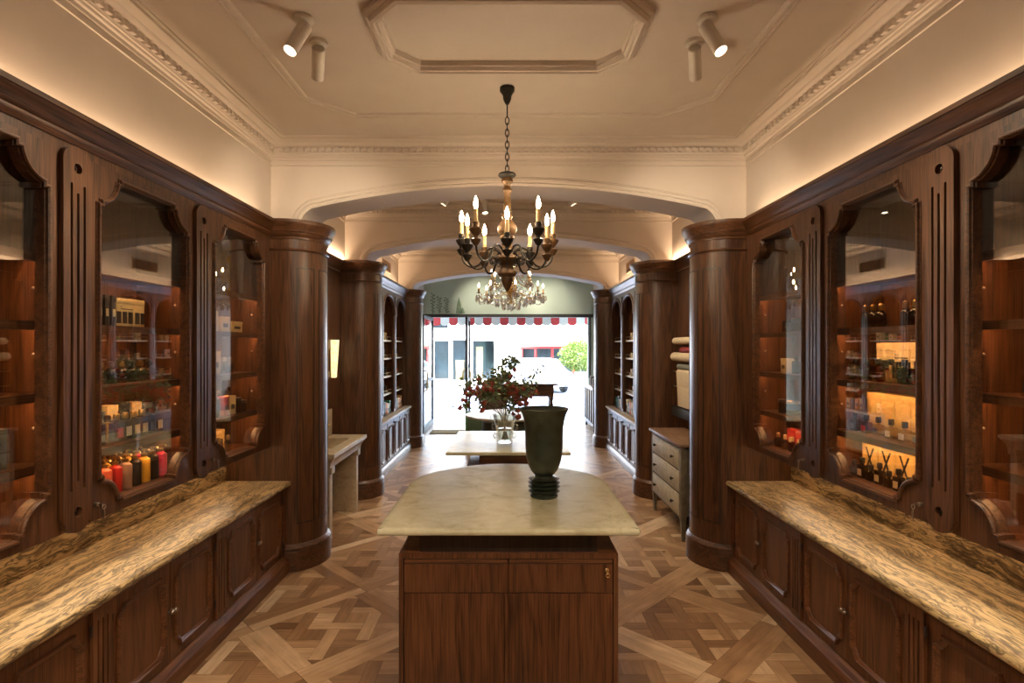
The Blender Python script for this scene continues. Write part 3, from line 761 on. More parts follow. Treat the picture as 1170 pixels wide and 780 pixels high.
# ------------------------------------------------------------------ arched bookcases of the third bay
ARCHY = [6.88, 7.70, 8.52]; AW = .345
BSH = [.985, 1.235, 1.49, 1.745]
def bookcase(s):
    S = SIDE[s]; xf = 1.67
    t = thing('bookcase', (s * xf, 7.7, .70), 'dark oak bookcase with arched openings and pale shelves on the %s wall' % S, 'bookcase', 'arched bookcases')
    T = lambda a, z, h: (s * (xf - h), a, z)
    holes = []
    for yc in ARCHY:
        holes.append([(yc - AW, .705), (yc + AW, .705)] + arc(yc, 2.13, AW, .235, 0, PI, 18))
    MB().plate(rect(6.46, 8.945, .70, 2.45), holes, 0, -.03, T).build('face_frame', M['oakZ'], t)
    b = MB().box(s * 1.95, s * 1.97, 6.46, 8.945, .70, 2.45)
    for y in (6.47, 7.29, 8.11, 8.935): b.box(s * 1.70, s * 1.95, y - .01, y + .01, .70, 2.45)
    b.box(s * 1.70, s * 1.95, 6.46, 8.945, 2.43, 2.45)
    b.build('carcass', M['redZ'], t)
    for yc in ARCHY:
        core = [(yc + AW, 2.10)] + arc(yc, 2.13, AW, .235, 0, PI, 18) + [(yc - AW, 2.10)]
        a = MB().sweep(core, [(.004, -.01), (.004, .012), (-.006, .020), (-.022, .016), (-.030, .006), (-.032, 0)], T, closed=False)
        a.build('arch_moulding', M['oakY'], t)
        for z in BSH:
            sh = MB().box(s * 1.715, s * 1.945, yc - .395, yc + .395, z - .022, z, bev=.003).build('shelf', M['white_metal'], t)
            r = MB().tube([(s * 1.722, yc - .39, z + .045), (s * 1.722, yc + .39, z + .045)], .004, 6)
            for dy in (-.36, -.12, .12, .36): r.tube([(s * 1.722, yc + dy, z - .002), (s * 1.722, yc + dy, z + .045)], .003, 6)
            r.build('gallery_rail', M['brass'], sh)
    for y in (7.29, 8.11):
        w = .034
        outl = arc(y, .74 + w, w, w, PI, 2 * PI, 8) + arc(y, 2.385 - w, w, w, 0, PI, 8)
        MB().plate(outl, [slot(y, .02, .80, 2.33)], 0, .012, T).build('pilaster', M['oakZ'], t)
    # base with doors and top
    c = thing('base_cabinet', (s * 1.62, 7.7, 0), 'run of low panelled oak doors under the %s arched bookcase' % S, 'cabinet', 'low cabinets under the arched bookcases')
    T2 = lambda a, z, h: (s * (1.60 - h), a, z)
    MB().box(s * 1.616, s * 1.95, 6.46, 8.945, .02, .668).box(s * 1.60, s * 1.62, 6.46, 8.945, .63, .668).build('carcass', M['oakY'], c)
    MB().sweep([(6.46, 1.602), (8.945, 1.602)], [(-o, z) for o, z in [(0, 0), (.03, 0), (.03, .075), (.02, .09), (.01, .105), (0, .11)]], lambda y, x, z: (s * x, y, z), closed=False).build('plinth', M['oakY'], c)
    for i in range(6):
        ya = 6.49 + i * .41; yb = ya + .375
        oc = octo(ya + .05, yb - .05, .17, .57, .03)
        d = MB().plate(rect(ya, yb, .12, .625), [oc], 0, -.012, T2).plate(oc, [], -.003, -.010, T2).build('door', M['oakZ'], c)
        MB().sweep(oc, [(.010, -.003), (.004, .007), (-.006, .012), (-.012, 0)], T2).build('panel_moulding', M['oakY'], d)
        MB().lathe([(.004, 0), (.004, -s * .012), (.011, -s * .02), (.008, -s * .028), (.001, -s * .03)], (s * 1.60, yb - .02 if i % 2 == 0 else ya + .02, .60), 10, axis='X').build('knob', M['iron'], d)
    w = thing('worktop', (s * 1.75, 7.7, .668), 'narrow pale stone worktop below the %s arched bookcase' % S, 'worktop', 'bookcase worktops')
    w2 = MB().box(s * 1.572, s * 1.95, 6.46, 8.945, .6685, .6985, bev=.004)
    o = w2.build('slab', M['pale_stone'], w)
for s in (-1, 1): bookcase(s)
# air grilles over the bookcases
for s in (-1, 1):
    t = thing('air_grille', (s * 1.80, 7.9, 2.85), 'slotted bronze air grille high on the %s plaster wall above the bookcase' % SIDE[s], 'vent', 'air grilles')
    MB().plate(rect(7.85, 8.45, 2.76, 2.94), [rect(7.87, 8.43, 2.78, 2.92)], 0, .012, lambda a, z, h: (s * (1.81 - h), a, z)).build('frame', M['pale_stone'], t)
    g = MB().box(s * 1.809, s * 1.806, 7.87, 8.43, 2.78, 2.92)
    for i in range(22): g.box(s * 1.808, s * 1.800, 7.88 + i * .025, 7.888 + i * .025, 2.78, 2.92)
    g.build('louvre', M['chestY'], t)
# ------------------------------------------------------------------ stone sink in the left niche
t = thing('sink', (-1.64, 5.14, 0), 'pale stone wall sink on two slab legs between the first two left columns', 'sink')
xo, xi, ya, yb = -1.455, -1.815, 4.60, 5.66
rim = MB()
rim.plate(rect(xi, xo - .008, ya + .008, yb - .008), [rect(-1.77, -1.56, 4.86, 5.42)], .715, .752, lambda x, y, h: (x, y, h))
prof = [(.050, .622), (.044, .66), (.028, .69), (.012, .705), (.010, .715), (.0, .718), (.0, .748), (.004, .7525), (.012, .7535)]
rim.sweep([(xi, ya), (xo, ya), (xo, yb), (xi, yb)], prof, lambda x, y, h: (x, y, h), closed=False)
rim.build('basin_top', M['pale_stone'], t)
bw = MB().box(-1.78, -1.55, 4.85, 5.43, .63, .64)
for a in ((-1.78, -1.77, 4.85, 5.43), (-1.56, -1.55, 4.85, 5.43), (-1.77, -1.56, 4.85, 4.86), (-1.77, -1.56, 5.42, 5.43)): bw.box(*a, .64, .714)
bw.box(xi, xo - .055, ya + .055, yb - .055, .622, .632)
bw.build('bowl', M['pale_stone'], t)
for y0 in (4.70, 5.52):
    l = MB().box(-1.812, -1.525, y0, y0 + .075, .001, .622, bev=.004).box(-1.812, -1.505, y0 - .008, y0 + .083, .56, .622, bev=.004)
    l.build('leg', M['pale_stone'], t)
MB().box(-1.815, -1.797, 4.60, 5.62, .7525, 1.02, bev=.005).build('splashback', M['pale_stone'], t)
f = MB().tube([(-1.775, 5.14, .752), (-1.775, 5.14, .90), (-1.765, 5.14, .93), (-1.73, 5.14, .945), (-1.69, 5.14, .935), (-1.675, 5.14, .91)], .011, 10)
f.lathe([(.02, 0), (.02, .012), (.013, .02)], (-1.775, 5.14, .752), 14)
for dy in (-.1, .1):
    f.lathe([(.018, 0), (.018, .01), (.01, .018), (.01, .05)], (-1.778, 5.14 + dy, .752), 12)
    f.tube([(-1.778, 5.14 + dy - .03, .806), (-1.778, 5.14 + dy + .03, .806)], .006, 8)
f.build('tap', M['brass'], t)
# glowing wall sconce
t = thing('wall_sconce', (-1.80, 5.64, 1.5), 'glowing fluted amber glass wall sconce above the stone sink', 'lamp')
b = MB().box(-1.818, -1.806, 5.60, 5.68, 1.40, 1.62, bev=.004); b.box(-1.81, -1.78, 5.625, 5.655, 1.50, 1.53)
b.build('backplate', M['brass'], t)
cs = (-1.800, 5.64); MBs = MB()
n = 27; prof = [(.036, 1.335), (.040, 1.345), (.062, 1.715), (.060, 1.72)]
vs = []; fs = []
for r, z in prof:
    for i in range(n):
        a = -PI / 2 + PI * i / (n - 1); rr = r * (1 + .06 * (i % 2))
        vs.append((cs[0] + rr * math.cos(a) * 1.0, cs[1] + rr * math.sin(a), z))
for j in range(3):
    for i in range(n - 1): fs.append((j * n + i, j * n + i + 1, (j + 1) * n + i + 1, (j + 1) * n + i))
fs.append(tuple(range(n)))
MBs.add(vs, fs).build('glass_shade', M['sconce_glass'], t)
# ------------------------------------------------------------------ chest of drawers in the right niche
t = thing('chest_of_drawers', (1.64, 5.12, 0), 'old grey beige painted chest of three drawers with a brown plank top, right niche', 'chest')
xf, xb, ya, yb = 1.455, 1.79, 4.655, 5.60
b = MB()
b.box(xf + .012, xb, ya + .045, yb - .045, .20, .79)
for y0 in (ya, yb - .05):
    b.box(xf, xf + .05, y0, y0 + .05, .19, .80, bev=.003); b.box(xb - .045, xb, y0, y0 + .05, .19, .80)
for z0 in (.19, .39, .585, .775): b.box(xf + .004, xf + .03, ya + .05, yb - .05, z0, z0 + .018)
b.build('carcass', M['chest_dark'], t)
for y0, sg in ((ya, -1), (yb - .05, 1)):
    for x0 in (xf + .003, xb - .05):
        MB().add([(x0 + a * .045, y0 + c * .05, .20) for a, c in ((0, 0), (1, 0), (1, 1), (0, 1))] + [(x0 + .012 + a * .022, y0 + .012 + c * .026, .001) for a, c in ((0, 0), (1, 0), (1, 1), (0, 1))],
                 [(0, 1, 2, 3), (7, 6, 5, 4), (0, 4, 5, 1), (1, 5, 6, 2), (2, 6, 7, 3), (3, 7, 4, 0)]).build('leg', M['chest_dark'], t)
p = MB().plate(rect(xf + .05, xb - .045, .21, .78), [rect(xf + .095, xb - .09, .265, .725)], ya + .012, ya + .03, lambda x, z, h: (x, h, z))
p.build('side_frame', M['chest_dark'], t)
p = MB().sweep(rect(xf + .095, xb - .09, .265, .725), [(0, 0), (.006, .004), (.02, .012), (.02, .02)], lambda x, z, h: (x, ya + .012 + h, z))
p.build('side_moulding', M['chestZ'], t)
MB().box(xf - .022, xb + .01, ya - .022, yb + .022, .80, .826, bev=.006).build('top', M['chestY'], t)
for z0, z1 in ((.209, .389), (.409, .583), (.604, .773)):
    d = MB().box(xf - .004, xf + .02, ya + .053, yb - .053, z0, z1, bev=.003).box(xf - .007, xf + .0, ya + .09, yb - .09, z0 + .025, z1 - .025, bev=.003).build('drawer', M['chest_paint'], t)
    for yy in (ya + .19, yb - .19):
        MB().lathe([(.006, 0), (.006, -.012), (.014, -.018), (.015, -.024), (.010, -.030), (.001, -.032)], (xf - .006, yy, (z0 + z1) / 2), 12, axis='X').build('knob', M['iron'], d)
# rolls of wrapping paper on the right niche wall
t = thing('roll_rack', (1.80, 5.3, 1.3), 'brass wall rods for paper rolls in the right niche above the chest', 'rack')
Zr = [1.71, 1.545, 1.39, 1.235]
for z in Zr: MB().tube([(1.765, 4.95, z), (1.765, 5.90, z)], .006, 8).build('rod', M['brass'], t)
for z in Zr:
    for y in (4.95, 5.90): k = MB(); k.ball((1.765, y, z), .011, 8, 6); k.box(1.765, 1.818, y - .01 - .012, y - .002 - .012, z - .006, z + .006); k.build('bracket', M['iron'], t)
def roll(z, r, y1, mat, label, drop=0):
    t = thing('paper_roll', (1.765, 5.3, z), label, 'paper roll', 'rolls of wrapping paper')
    MB().lathe([(.014, 5.05), (r, 5.05), (r, y1), (.014, y1)], (1.765, 0, z), 24, axis='Y').build('roll', mat, t)
    if drop:
        pts = []
        x = 1.765 - r - .001
        MB().add([(x, 5.05, z), (x, y1, z), (x - .004, y1 - .03, z - drop * .55), (x - .004, 5.05, z - drop * .55), (x + .004, y1 - .012, z - drop), (x + .004, 5.05, z - drop),
                  (x + .0012, 5.05, z), (x + .0012, y1, z), (x - .0028, y1 - .03, z - drop * .55), (x - .0028, 5.05, z - drop * .55), (x + .0052, y1 - .012, z - drop), (x + .0052, 5.05, z - drop)],
                 [(0, 1, 2, 3), (3, 2, 4, 5), (7, 6, 9, 8), (8, 9, 11, 10), (0, 6, 7, 1), (1, 7, 8, 2), (2, 8, 10, 4), (4, 10, 11, 5)]).build('loose_sheet', mat, t)
roll(Zr[0], .036, 5.83, M['paper'], 'topmost cream paper roll on the right wall rack')
roll(Zr[0] - .095, .03, 5.60, M['redpaper'], 'burgundy paper roll tucked under the topmost cream roll')
roll(Zr[1], .046, 5.86, M['paper'], 'thick cream paper roll, second rod from the top of the rack')
roll(Zr[1] - .10, .028, 5.70, M['greypaper'], 'thin grey green paper roll below the thick cream roll')
roll(Zr[2], .03, 5.70, M['paper'], 'cream paper roll on the third rod, its sheet hanging loose', .15)
roll(Zr[3], .03, 5.67, M['paper'], 'cream paper roll on the lowest rod, its sheet hanging loose', .19)
t = thing('cutter_bar', (1.77, 5.4, .98), 'dark grooved paper cutter box under the hanging rolls', 'paper cutter')
b = MB().box(1.73, 1.818, 5.0, 5.86, .93, 1.03, bev=.006); b.build('housing', M['iron'], t)
g = MB()
for i in range(9): g.box(1.727, 1.735, 5.02 + .82 * 0, 5.84, .94 + i * .0095, .943 + i * .0095)
g.build('slats', M['steel'], t)
# ------------------------------------------------------------------ ceiling spot lamps
def spot(x, y, dx, dy, label, lit):
    t = thing('ceiling_spotlight', (x, y, CEIL), label, 'spotlight', 'white cylinder ceiling spotlights')
    MB().lathe([(.045, -.001), (.047, -.008), (.044, -.018), (.012, -.022), (.012, -.045)], (x, y, CEIL), 22).build('mount', M['white_metal'], t)
    d = Vector((dx, dy, -1)).normalized(); top = Vector((x, y, CEIL - .05)) - d * .02
    q = d.to_track_quat('Z', 'Y').to_matrix()
    def ring(r, h): return [top + q @ Vector((r * math.cos(2 * PI * i / 22), r * math.sin(2 * PI * i / 22), h)) for i in range(22)]
    def tubeprof(pr):
        vs = []; fs = []
        for r, h in pr: vs += ring(r, h)
        for j in range(len(pr) - 1):
            for i in range(22): fs.append((j * 22 + i, j * 22 + (i + 1) % 22, (j + 1) * 22 + (i + 1) % 22, (j + 1) * 22 + i))
        fs.append(tuple(range(22))); fs.append(tuple((len(pr) - 1) * 22 + i for i in range(22)))
        return MB().add(vs, fs)
    tubeprof([(.028, 0), (.032, .004), (.032, .172), (.029, .175), (.027, .160), (.02, .158)]).build('barrel', M['white_metal'], t)
    f = tubeprof([(.0265, .1605), (.0265, .163)]).build('lamp_face', M['spot_face'], t)
    L = bpy.data.lights.new('spot_light', 'SPOT'); L.energy = lit; L.color = (1, .80, .56); L.spot_size = math.radians(84); L.spot_blend = 1; L.shadow_soft_size = .025
    o = bpy.data.objects.new('spot_light', L); COL.objects.link(o); o.location = top + d * .182; o.rotation_euler = (-d).to_track_quat('Z', 'Y').to_euler()
spot(-.965, 2.60, -.32, -.42, 'white ceiling spotlight with its glowing face showing, left pair', P_SPOT)
spot(-.965, 2.80, -.6, 1.6, 'white ceiling spotlight turned away from view, left pair', P_SPOT * .6)
spot(.935, 2.60, .34, -.40, 'white ceiling spotlight with its glowing face showing, right pair', P_SPOT)
spot(.945, 2.80, .6, 1.6, 'white ceiling spotlight turned away from view, right pair', P_SPOT * .6)
for i, (x, y, dx, dy) in enumerate(((-.95, .45, -.35, .25), (.95, .45, .35, .25), (-.95, -.6, .45, 1.1), (.95, -.6, -.45, 1.1))):  # unseen spots added as fill for the front room
    spot(x, y, dx, dy, 'white fill spotlight added over the %s %s of the front room, out of view' % (['near', 'near', 'rear', 'rear'][i], ['left', 'right'][i % 2]), P_SPOT * (1.2 if i < 2 else 1.2))
for i, (x, y, dx, dy) in enumerate(((-.55, 5.3, -.55, .0), (.55, 5.3, .55, .0), (-.5, 7.2, -.5, .1), (.5, 7.2, .5, .1), (-.25, 5.6, .1, -.2), (.3, 8.2, -.1, -.2))):  # extra spots added to brighten the sink and bookcase bays
    spot(x, y, dx, dy, 'white fill spotlight added behind the arches, %s of the %s bay' % (['left', 'right', 'left', 'right', 'centre', 'centre'][i], ['sink', 'sink', 'bookcase', 'bookcase', 'sink', 'bookcase'][i]), P_SPOT * .8)
# ------------------------------------------------------------------ chandeliers
def chandelier():
    cx, cy = -.008, 3.30
    t = thing('chandelier', (cx, cy, CEIL), 'dark iron and gilded wood chandelier with ten ivory candle lamps hanging over the island', 'chandelier')
    P = lambda x, y, z: (cx + x, cy + y, z)
    MB().lathe([(.010, 3.10), (.018, 3.115), (.024, 3.13), (.026, 3.15), (.034, 3.165), (.044, 3.178), (.044, 3.1985)], (cx, cy, 0), 24).build('canopy', M['iron'], t)
    ch = MB(); z = 3.10; i = 0
    ch.tube([P(0, 0, 3.105), P(0, 0, 3.02)], .004, 8)
    z = 3.025
    while z > 2.70:
        w, h = .011, .024
        pts = []
        for k in range(14):
            a = 2 * PI * k / 14; o = w * math.cos(a); v = h * math.sin(a)
            pts.append(P(o if i % 2 == 0 else 0, 0 if i % 2 == 0 else o, z - h + v))
        ch.tube(pts, .0034, 6, closed=True); z -= .036; i += 1
    ch.build('chain', M['iron'], t)
    # turned stem from the cap down to the finial
    MB().lathe([(.006, 2.70), (.03, 2.692), (.050, 2.684), (.054, 2.674), (.044, 2.664), (.030, 2.656), (.012, 2.65)], (cx, cy, 0), 28).build('top_cap', M['iron'], t)
    st = [(.028, 2.668), (.034, 2.650), (.034, 2.634), (.022, 2.624), (.016, 2.610), (.020, 2.600), (.028, 2.590), (.030, 2.580), (.022, 2.570), (.017, 2.555), (.020, 2.52), (.022, 2.49), (.024, 2.47), (.019, 2.458), (.028, 2.448), (.034, 2.435),
          (.034, 2.425), (.024, 2.412), (.040, 2.395), (.055, 2.372), (.058, 2.350), (.050, 2.328), (.036, 2.316), (.044, 2.306), (.044, 2.296), (.030, 2.285), (.034, 2.25), (.036, 2.21), (.040, 2.20), (.074, 2.190), (.080, 2.175), (.072, 2.158), (.048, 2.148),
          (.036, 2.135), (.040, 2.115), (.054, 2.10), (.058, 2.085), (.048, 2.072), (.034, 2.066), (.036, 2.045), (.026, 2.02), (.014, 1.995), (.004, 1.978)]
    MB().lathe(st[::-1], (cx, cy, 0), 28).build('turned_stem', M['giltwood'], t)
    for k in range(10):
        low = k % 2 == 1
        a = math.radians(18 + k * 36)
        R = .295 if not low else .245
        zc = 2.265 if not low else 2.205          # base of candle cup
        if low: a += 0.0
        ux, uy = math.cos(a), math.sin(a)
        Q = lambda r, z: P(r * ux, r * uy, z)
        pts = []
        ctrl = [(.03, 2.205), (.075, 2.245), (.125, 2.235), (.15, 2.185), (.185, 2.145), (.235 if not low else .21, 2.138), (R - .012, 2.175), (R, 2.24), (R, zc)] if not low else \
               [(.03, 2.195), (.07, 2.225), (.105, 2.205), (.125, 2.150), (.16, 2.112), (.205, 2.112), (R - .008, 2.15), (R, 2.20), (R, zc)]
        # Catmull-Rom
        for q in range(len(ctrl) - 1):
            p0 = Vector(ctrl[max(q - 1, 0)]); p1 = Vector(ctrl[q]); p2 = Vector(ctrl[q + 1]); p3 = Vector(ctrl[min(q + 2, len(ctrl) - 1)])
            for w in range(4):
                u = w / 4; v = .5 * ((2 * p1) + (p2 - p0) * u + (2 * p0 - 5 * p1 + 4 * p2 - p3) * u * u + (3 * p1 - p0 - 3 * p2 + p3) * u ** 3)
                pts.append(Q(v.x, v.y))
        pts.append(Q(*ctrl[-1]))
        arm = MB().tube(pts, .0062, 8)
        sp = []                                                  # inner scroll
        for w in range(22):
            th = w / 21 * 3.6 * PI; rr = .030 * (1 - .8 * w / 21)
            sp.append(Q(.088 + rr * math.cos(th + 2.0), 2.165 + rr * math.sin(th + 2.0)))
        arm.tube(sp, .0035, 6)
        arm = arm.build('arm', M['iron'], t)
        c = MB().lathe([(.008, -.055), (.017, -.045), (.026, -.028), (.030, -.020), (.012, -.010), (.012, .0), (.024, .014), (.034, .030), (.036, .040), (.022, .044), (.017, .052), (.019, .075), (.014, .078)], Q(R, zc), 18)
        c.build('candle_cup', M['giltwood'] if k % 3 == 0 else M['iron'], arm)
        MB().lathe([(.0115, .07), (.0115, .150), (.006, .153)], Q(R, zc), 14).build('candle', M['candle'], arm)
        MB().lathe([(.005, .151), (.0095, .160), (.0125, .174), (.011, .190), (.0065, .206), (.001, .222)], Q(R, zc), 12).build('bulb', M['bulb'], arm)
chandelier()
def crystal_chandelier():
    cx, cy = .035, 7.15
    t = thing('chandelier', (cx, cy, CEIL), 'glittering crystal chandelier with cut glass drops, further back than the dark iron one', 'chandelier')
    P = lambda x, y, z: (cx + x, cy + y, z)
    b = MB().lathe([(.01, 3.12), (.03, 3.14), (.05, 3.17), (.06, 3.1985)], (cx, cy, 0), 20)
    b.build('canopy', M['brass'], t)
    MB().tube([P(0, 0, 3.13), P(0, 0, 2.82)], .006, 8).build('rod', M['brass'], t)
    MB().lathe([(.01, 2.20), (.03, 2.22), (.012, 2.26), (.05, 2.33), (.06, 2.37), (.03, 2.40), (.02, 2.48), (.04, 2.54), (.055, 2.58), (.03, 2.62), (.02, 2.72), (.06, 2.78), (.06, 2.80), (.012, 2.84)], (cx, cy, 0), 20).build('stem', M['brass'], t)
    rnd = random.Random(5); stuff = MB(); beads = MB(); drops = []
    tiers = [(8, .42, 2.33, .12), (6, .27, 2.50, .4)]
    for n, R, zc, a0 in tiers:
        for k in range(n):
            a = a0 + 2 * PI * k / n; ux, uy = math.cos(a), math.sin(a)
            Q = lambda r, z: P(r * ux, r * uy, z)
            arm = MB().tube([Q(.02, zc - .03), Q(R * .3, zc + .02), Q(R * .55, zc - .05), Q(R * .85, zc - .07), Q(R, zc - .03), Q(R, zc)], .006, 6).build('arm', M['brass'], t)
            MB().lathe([(.006, 0), (.034, .008), (.036, .012), (.012, .014), (.014, .03)], Q(R, zc), 14).build('drip_pan', M['brass'], arm)
            MB().lathe([(.010, .02), (.010, .085)], Q(R, zc), 10).build('candle', M['candle'], arm)
            MB().lathe([(.004, .085), (.010, .10), (.009, .115), (.001, .14)], Q(R, zc), 8).build('bulb', M['bulb_far'], arm)
            for j in range(5):
                aa = 2 * PI * j / 5; q = Q(R, zc); drops.append((q[0] + .034 * math.cos(aa), q[1] + .034 * math.sin(aa), zc - .01, .075 + .03 * (j % 2)))
            # strings of beads back up to the stem
            for w in range(11):
                u = w / 10; r = R * (1 - u) + .05 * u; z = (zc + .01) * (1 - u) + (zc + .20) * u - .11 * math.sin(PI * u)
                stuff.ball(Q(r, z), .011, 6, 4)
            for w in range(9):                                   # swags to the next arm
                u = w / 8; b2 = a + 2 * PI / n * u; z = zc - .02 - .10 * math.sin(PI * u)
                beads.ball(P(R * math.cos(b2), R * math.sin(b2), z), .012, 6, 4)
    for rr, zz, nn in ((.30, 2.29, 22), (.20, 2.25, 16), (.11, 2.21, 10), (.16, 2.62, 12)):
        for k in range(nn):
            a = 2 * PI * k / nn + rr; drops.append((cx + rr * math.cos(a), cy + rr * math.sin(a), zz, .09))
        beads.tube([(cx + rr * math.cos(2 * PI * k / 24), cy + rr * math.sin(2 * PI * k / 24), zz + .002) for k in range(24)], .004, 5, closed=True)
    drops.append((cx, cy, 2.20, .10))
    first = None
    for i, (x, y, z, L) in enumerate(drops):
        if i >= 99: 
            stuff.lathe([(.0015, -L), (.018, -L * .72), (.010, -L * .2), (.001, 0)], (x, y, z), 6); continue
        MB().lathe([(.0015, -L), (.019, -L * .70), (.010, -L * .2), (.001, 0)], (x, y, z), 6).build('crystal_drop', M['crystal'], t, angle=10)
    stuff.v += []; o = stuff.build('bead_string', M['crystal'], t); o['kind'] = 'stuff'
    o = beads.build('bead_swag', M['crystal'], t); o['kind'] = 'stuff'
crystal_chandelier()
# ------------------------------------------------------------------ flowers in the glass vase
vx, vy, vz = -.035, 5.14, .76
t = thing('vase', (vx, vy, vz), 'clear thick glass vase with curled side loops holding red blooms on the second table', 'vase')
MB().lathe([(.001, .0), (.066, .0), (.072, .008), (.070, .05), (.082, .14), (.098, .225), (.108, .262), (.103, .264), (.092, .225), (.074, .14), (.060, .05), (.058, .022), (.001, .02)], (vx, vy, vz), 30, cap=False, wob=lambda a, h: 1 + .035 * math.cos(8 * a)).build('body', M['vase_glass'], t)
for a in (0, PI * .5, PI, PI * 1.5):
    for (r0, z0, q) in ((.085, .06, .022), (.098, .15, .028), (.112, .225, .026)):
        g = MB(); g.tube([(vx + (r0 + q * .6 * math.cos(w) + .005) * math.cos(a), vy + (r0 + q * .6 * math.cos(w) + .005) * math.sin(a), vz + z0 + q * math.sin(w)) for w in [2 * PI * i / 14 for i in range(14)]], .008, 8, closed=True)
        g.build('side_loop', M['vase_glass'], t)
MB().lathe([(.001, .022), (.056, .023), (.070, .13), (.001, .131)], (vx, vy, vz), 24, cap=False).build('water', M['vase_glass'], t)
rb = random.Random(11)
def leaf(mb, p, d, L, w):
    d = Vector(d).normalized(); sd = d.cross(Vector((rb.uniform(-1, 1), rb.uniform(-1, 1), rb.uniform(-1, 1)))).normalized()
    nn = d.cross(sd); p = Vector(p)
    mb.add([p, p + d * L * .35 + sd * w + nn * w * .3, p + d * L * .8 + sd * w * .6, p + d * L - nn * w * .3, p + d * L * .8 - sd * w * .6, p + d * L * .35 - sd * w + nn * w * .3, p + d * L * .5 - nn * w * .2],
           [(0, 1, 6), (1, 2, 6), (2, 3, 6), (3, 4, 6), (4, 5, 6), (5, 0, 6)])
# (tip offset x, y, z above vase foot), amount of blooms, leaves, label
BR = [((-.37, -.05, .52), 9, 16, 'leafy branch with hanging red blooms arching furthest left out of the glass vase'),
      ((-.27, .06, .58), 7, 18, 'second leafy branch from the left in the vase, dense with red blooms'),
      ((-.42, -.02, .36), 5, 7, 'lowest branch on the left of the vase, drooping with red blooms'),
      ((-.16, -.06, .57), 6, 16, 'short bushy branch with red blooms just left of the vase centre'),
      ((-.06, .04, .63), 3, 20, 'green leafy sprig standing left of the tallest flower head'),
      ((.05, .02, .74), 2, 22, 'tallest stem in the vase, ending in a big grey green flower head'),
      ((.03, -.09, .52), 9, 14, 'branch thick with red blooms leaning forward over the vase centre'),
      ((.13, -.04, .50), 7, 14, 'branch of red blooms right of the vase centre, above the urn'),
      ((.24, .02, .47), 8, 12, 'branch with red blooms reaching furthest right behind the urn'),
      ((.35, .06, .66), 0, 12, 'thin sprig of round green leaves arching high to the right'),
      ((.10, -.11, .32), 3, 6, 'small low twig with red blooms hanging over the vase rim')]
for (tx, ty, tz), nb, nl, lab in BR:
    t = thing('flower_branch', (vx, vy, vz + .03), lab, 'flower', 'cut flowers in the glass vase')
    p0 = Vector((vx - tx * .08, vy - ty * .08, vz + .03)); p1 = Vector((vx + tx * .12, vy + ty * .12, vz + .27)); p3 = Vector((vx + tx, vy + ty, vz + tz)); p2 = p1 + (p3 - p1) * .5 + Vector((0, 0, .09))
    pts = [p0 + (p1 - p0) * (i / 4) for i in range(4)] + [p1 * (1 - u) ** 2 + p2 * 2 * u * (1 - u) + p3 * u * u for u in [i / 9 for i in range(10)]]
    MB().tube(pts, [.0042 * (1 - .5 * i / 14) for i in range(14)], 6).build('stem', M['stemgreen'], t)
    lf = MB(); bl = MB()
    for i in range(int(nl * 4.5)):
        u = rb.uniform(.35, 1); q = pts[4 + min(9, int(u * 9.99))]
        q = q + Vector((rb.gauss(0, .034), rb.gauss(0, .03), rb.gauss(.005, .034)))
        leaf(lf, q, (rb.uniform(-1, 1), rb.uniform(-1, 1), rb.uniform(-.6, .8)), rb.uniform(.034, .06), rb.uniform(.012, .019))
    if 'tallest' in lab:
        for i in range(60):
            d = Vector((rb.gauss(0, 1), rb.gauss(0, 1), rb.gauss(.3, .6))).normalized()
            leaf(lf, p3 + d * .045, d + Vector((0, 0, rb.uniform(-.5, .5))), .04, .014)
    lf.build('leaves', M['leaf'], t)
    if nb:
        for i in range(int(nb * 1.5)):
            u = rb.uniform(.45, 1); q = pts[4 + min(9, int(u * 9.99))]
            c = q + Vector((rb.gauss(0, .035), rb.gauss(0, .03), rb.gauss(-.02, .03)))
            R = rb.uniform(.016, .024); bl.ball(c, R, 9, 6)
            for w in range(9):
                d = Vector((rb.gauss(0, 1), rb.gauss(0, 1), rb.gauss(0, 1))).normalized(); leaf(bl, c + d * R * .7, d + Vector((0, 0, .4)), R * .9, R * .45)
            bl.tube([q, (q + c) / 2 + Vector((0, 0, .008)), c], .0016, 5)
        bl.build('blooms', M['berry'], t)
# ------------------------------------------------------------------ street end of the shop
YF = 11.8; LZ = 2.277
b = MB().box(-2.3, 2.3, YF, YF + .25, LZ + .05, 6.0)
for s in (-1, 1): b.box(s * 1.72, s * 2.3, YF, YF + .25, -.05, LZ + .05)
struct(b.build('wall_front', M['sage']))
b = MB()
for s in (-1, 1): b.box(s * 2.3, s * 16, YF + .02, YF + .25, -.05, 6.0)
struct(b.build('wall_front_neighbours', M['render']))
b = MB().box(-1.81, 1.81, YF - .03, YF + .10, LZ, LZ + .07)
for s in (-1, 1): b.box(s * 1.72, s * 1.765, YF - .02, YF + .10, 0, LZ)
trim(b, M['steel'])
def door_leaf(n, x, y0, y1, zt):
    """glazed steel door standing open, parallel to the side wall"""
    b = MB().plate(rect(y0, y1, .012, zt), [rect(y0 + .05, y1 - .05, .12, .95), rect(y0 + .05, y1 - .05, 1.0, zt - .06)], -.022, .022, lambda a, z, h: (x + h, a, z))
    d = struct(b.build('door_%d' % n, M['steel']))
    MB().box(x - .003, x + .003, y0 + .04, y1 - .04, .11, zt - .05).build('glass_pane', M['street_glass'], d)
    h = MB().tube([(x + .022, y0 + .07, .80), (x + .075, y0 + .07, .84), (x + .075, y0 + .07, 1.16), (x + .022, y0 + .07, 1.20)], .014, 10)
    h.tube([(x - .022, y0 + .07, .80), (x - .075, y0 + .07, .84), (x - .075, y0 + .07, 1.16), (x - .022, y0 + .07, 1.20)], .014, 10)
    h.build('door_handle', M['brass'], d)
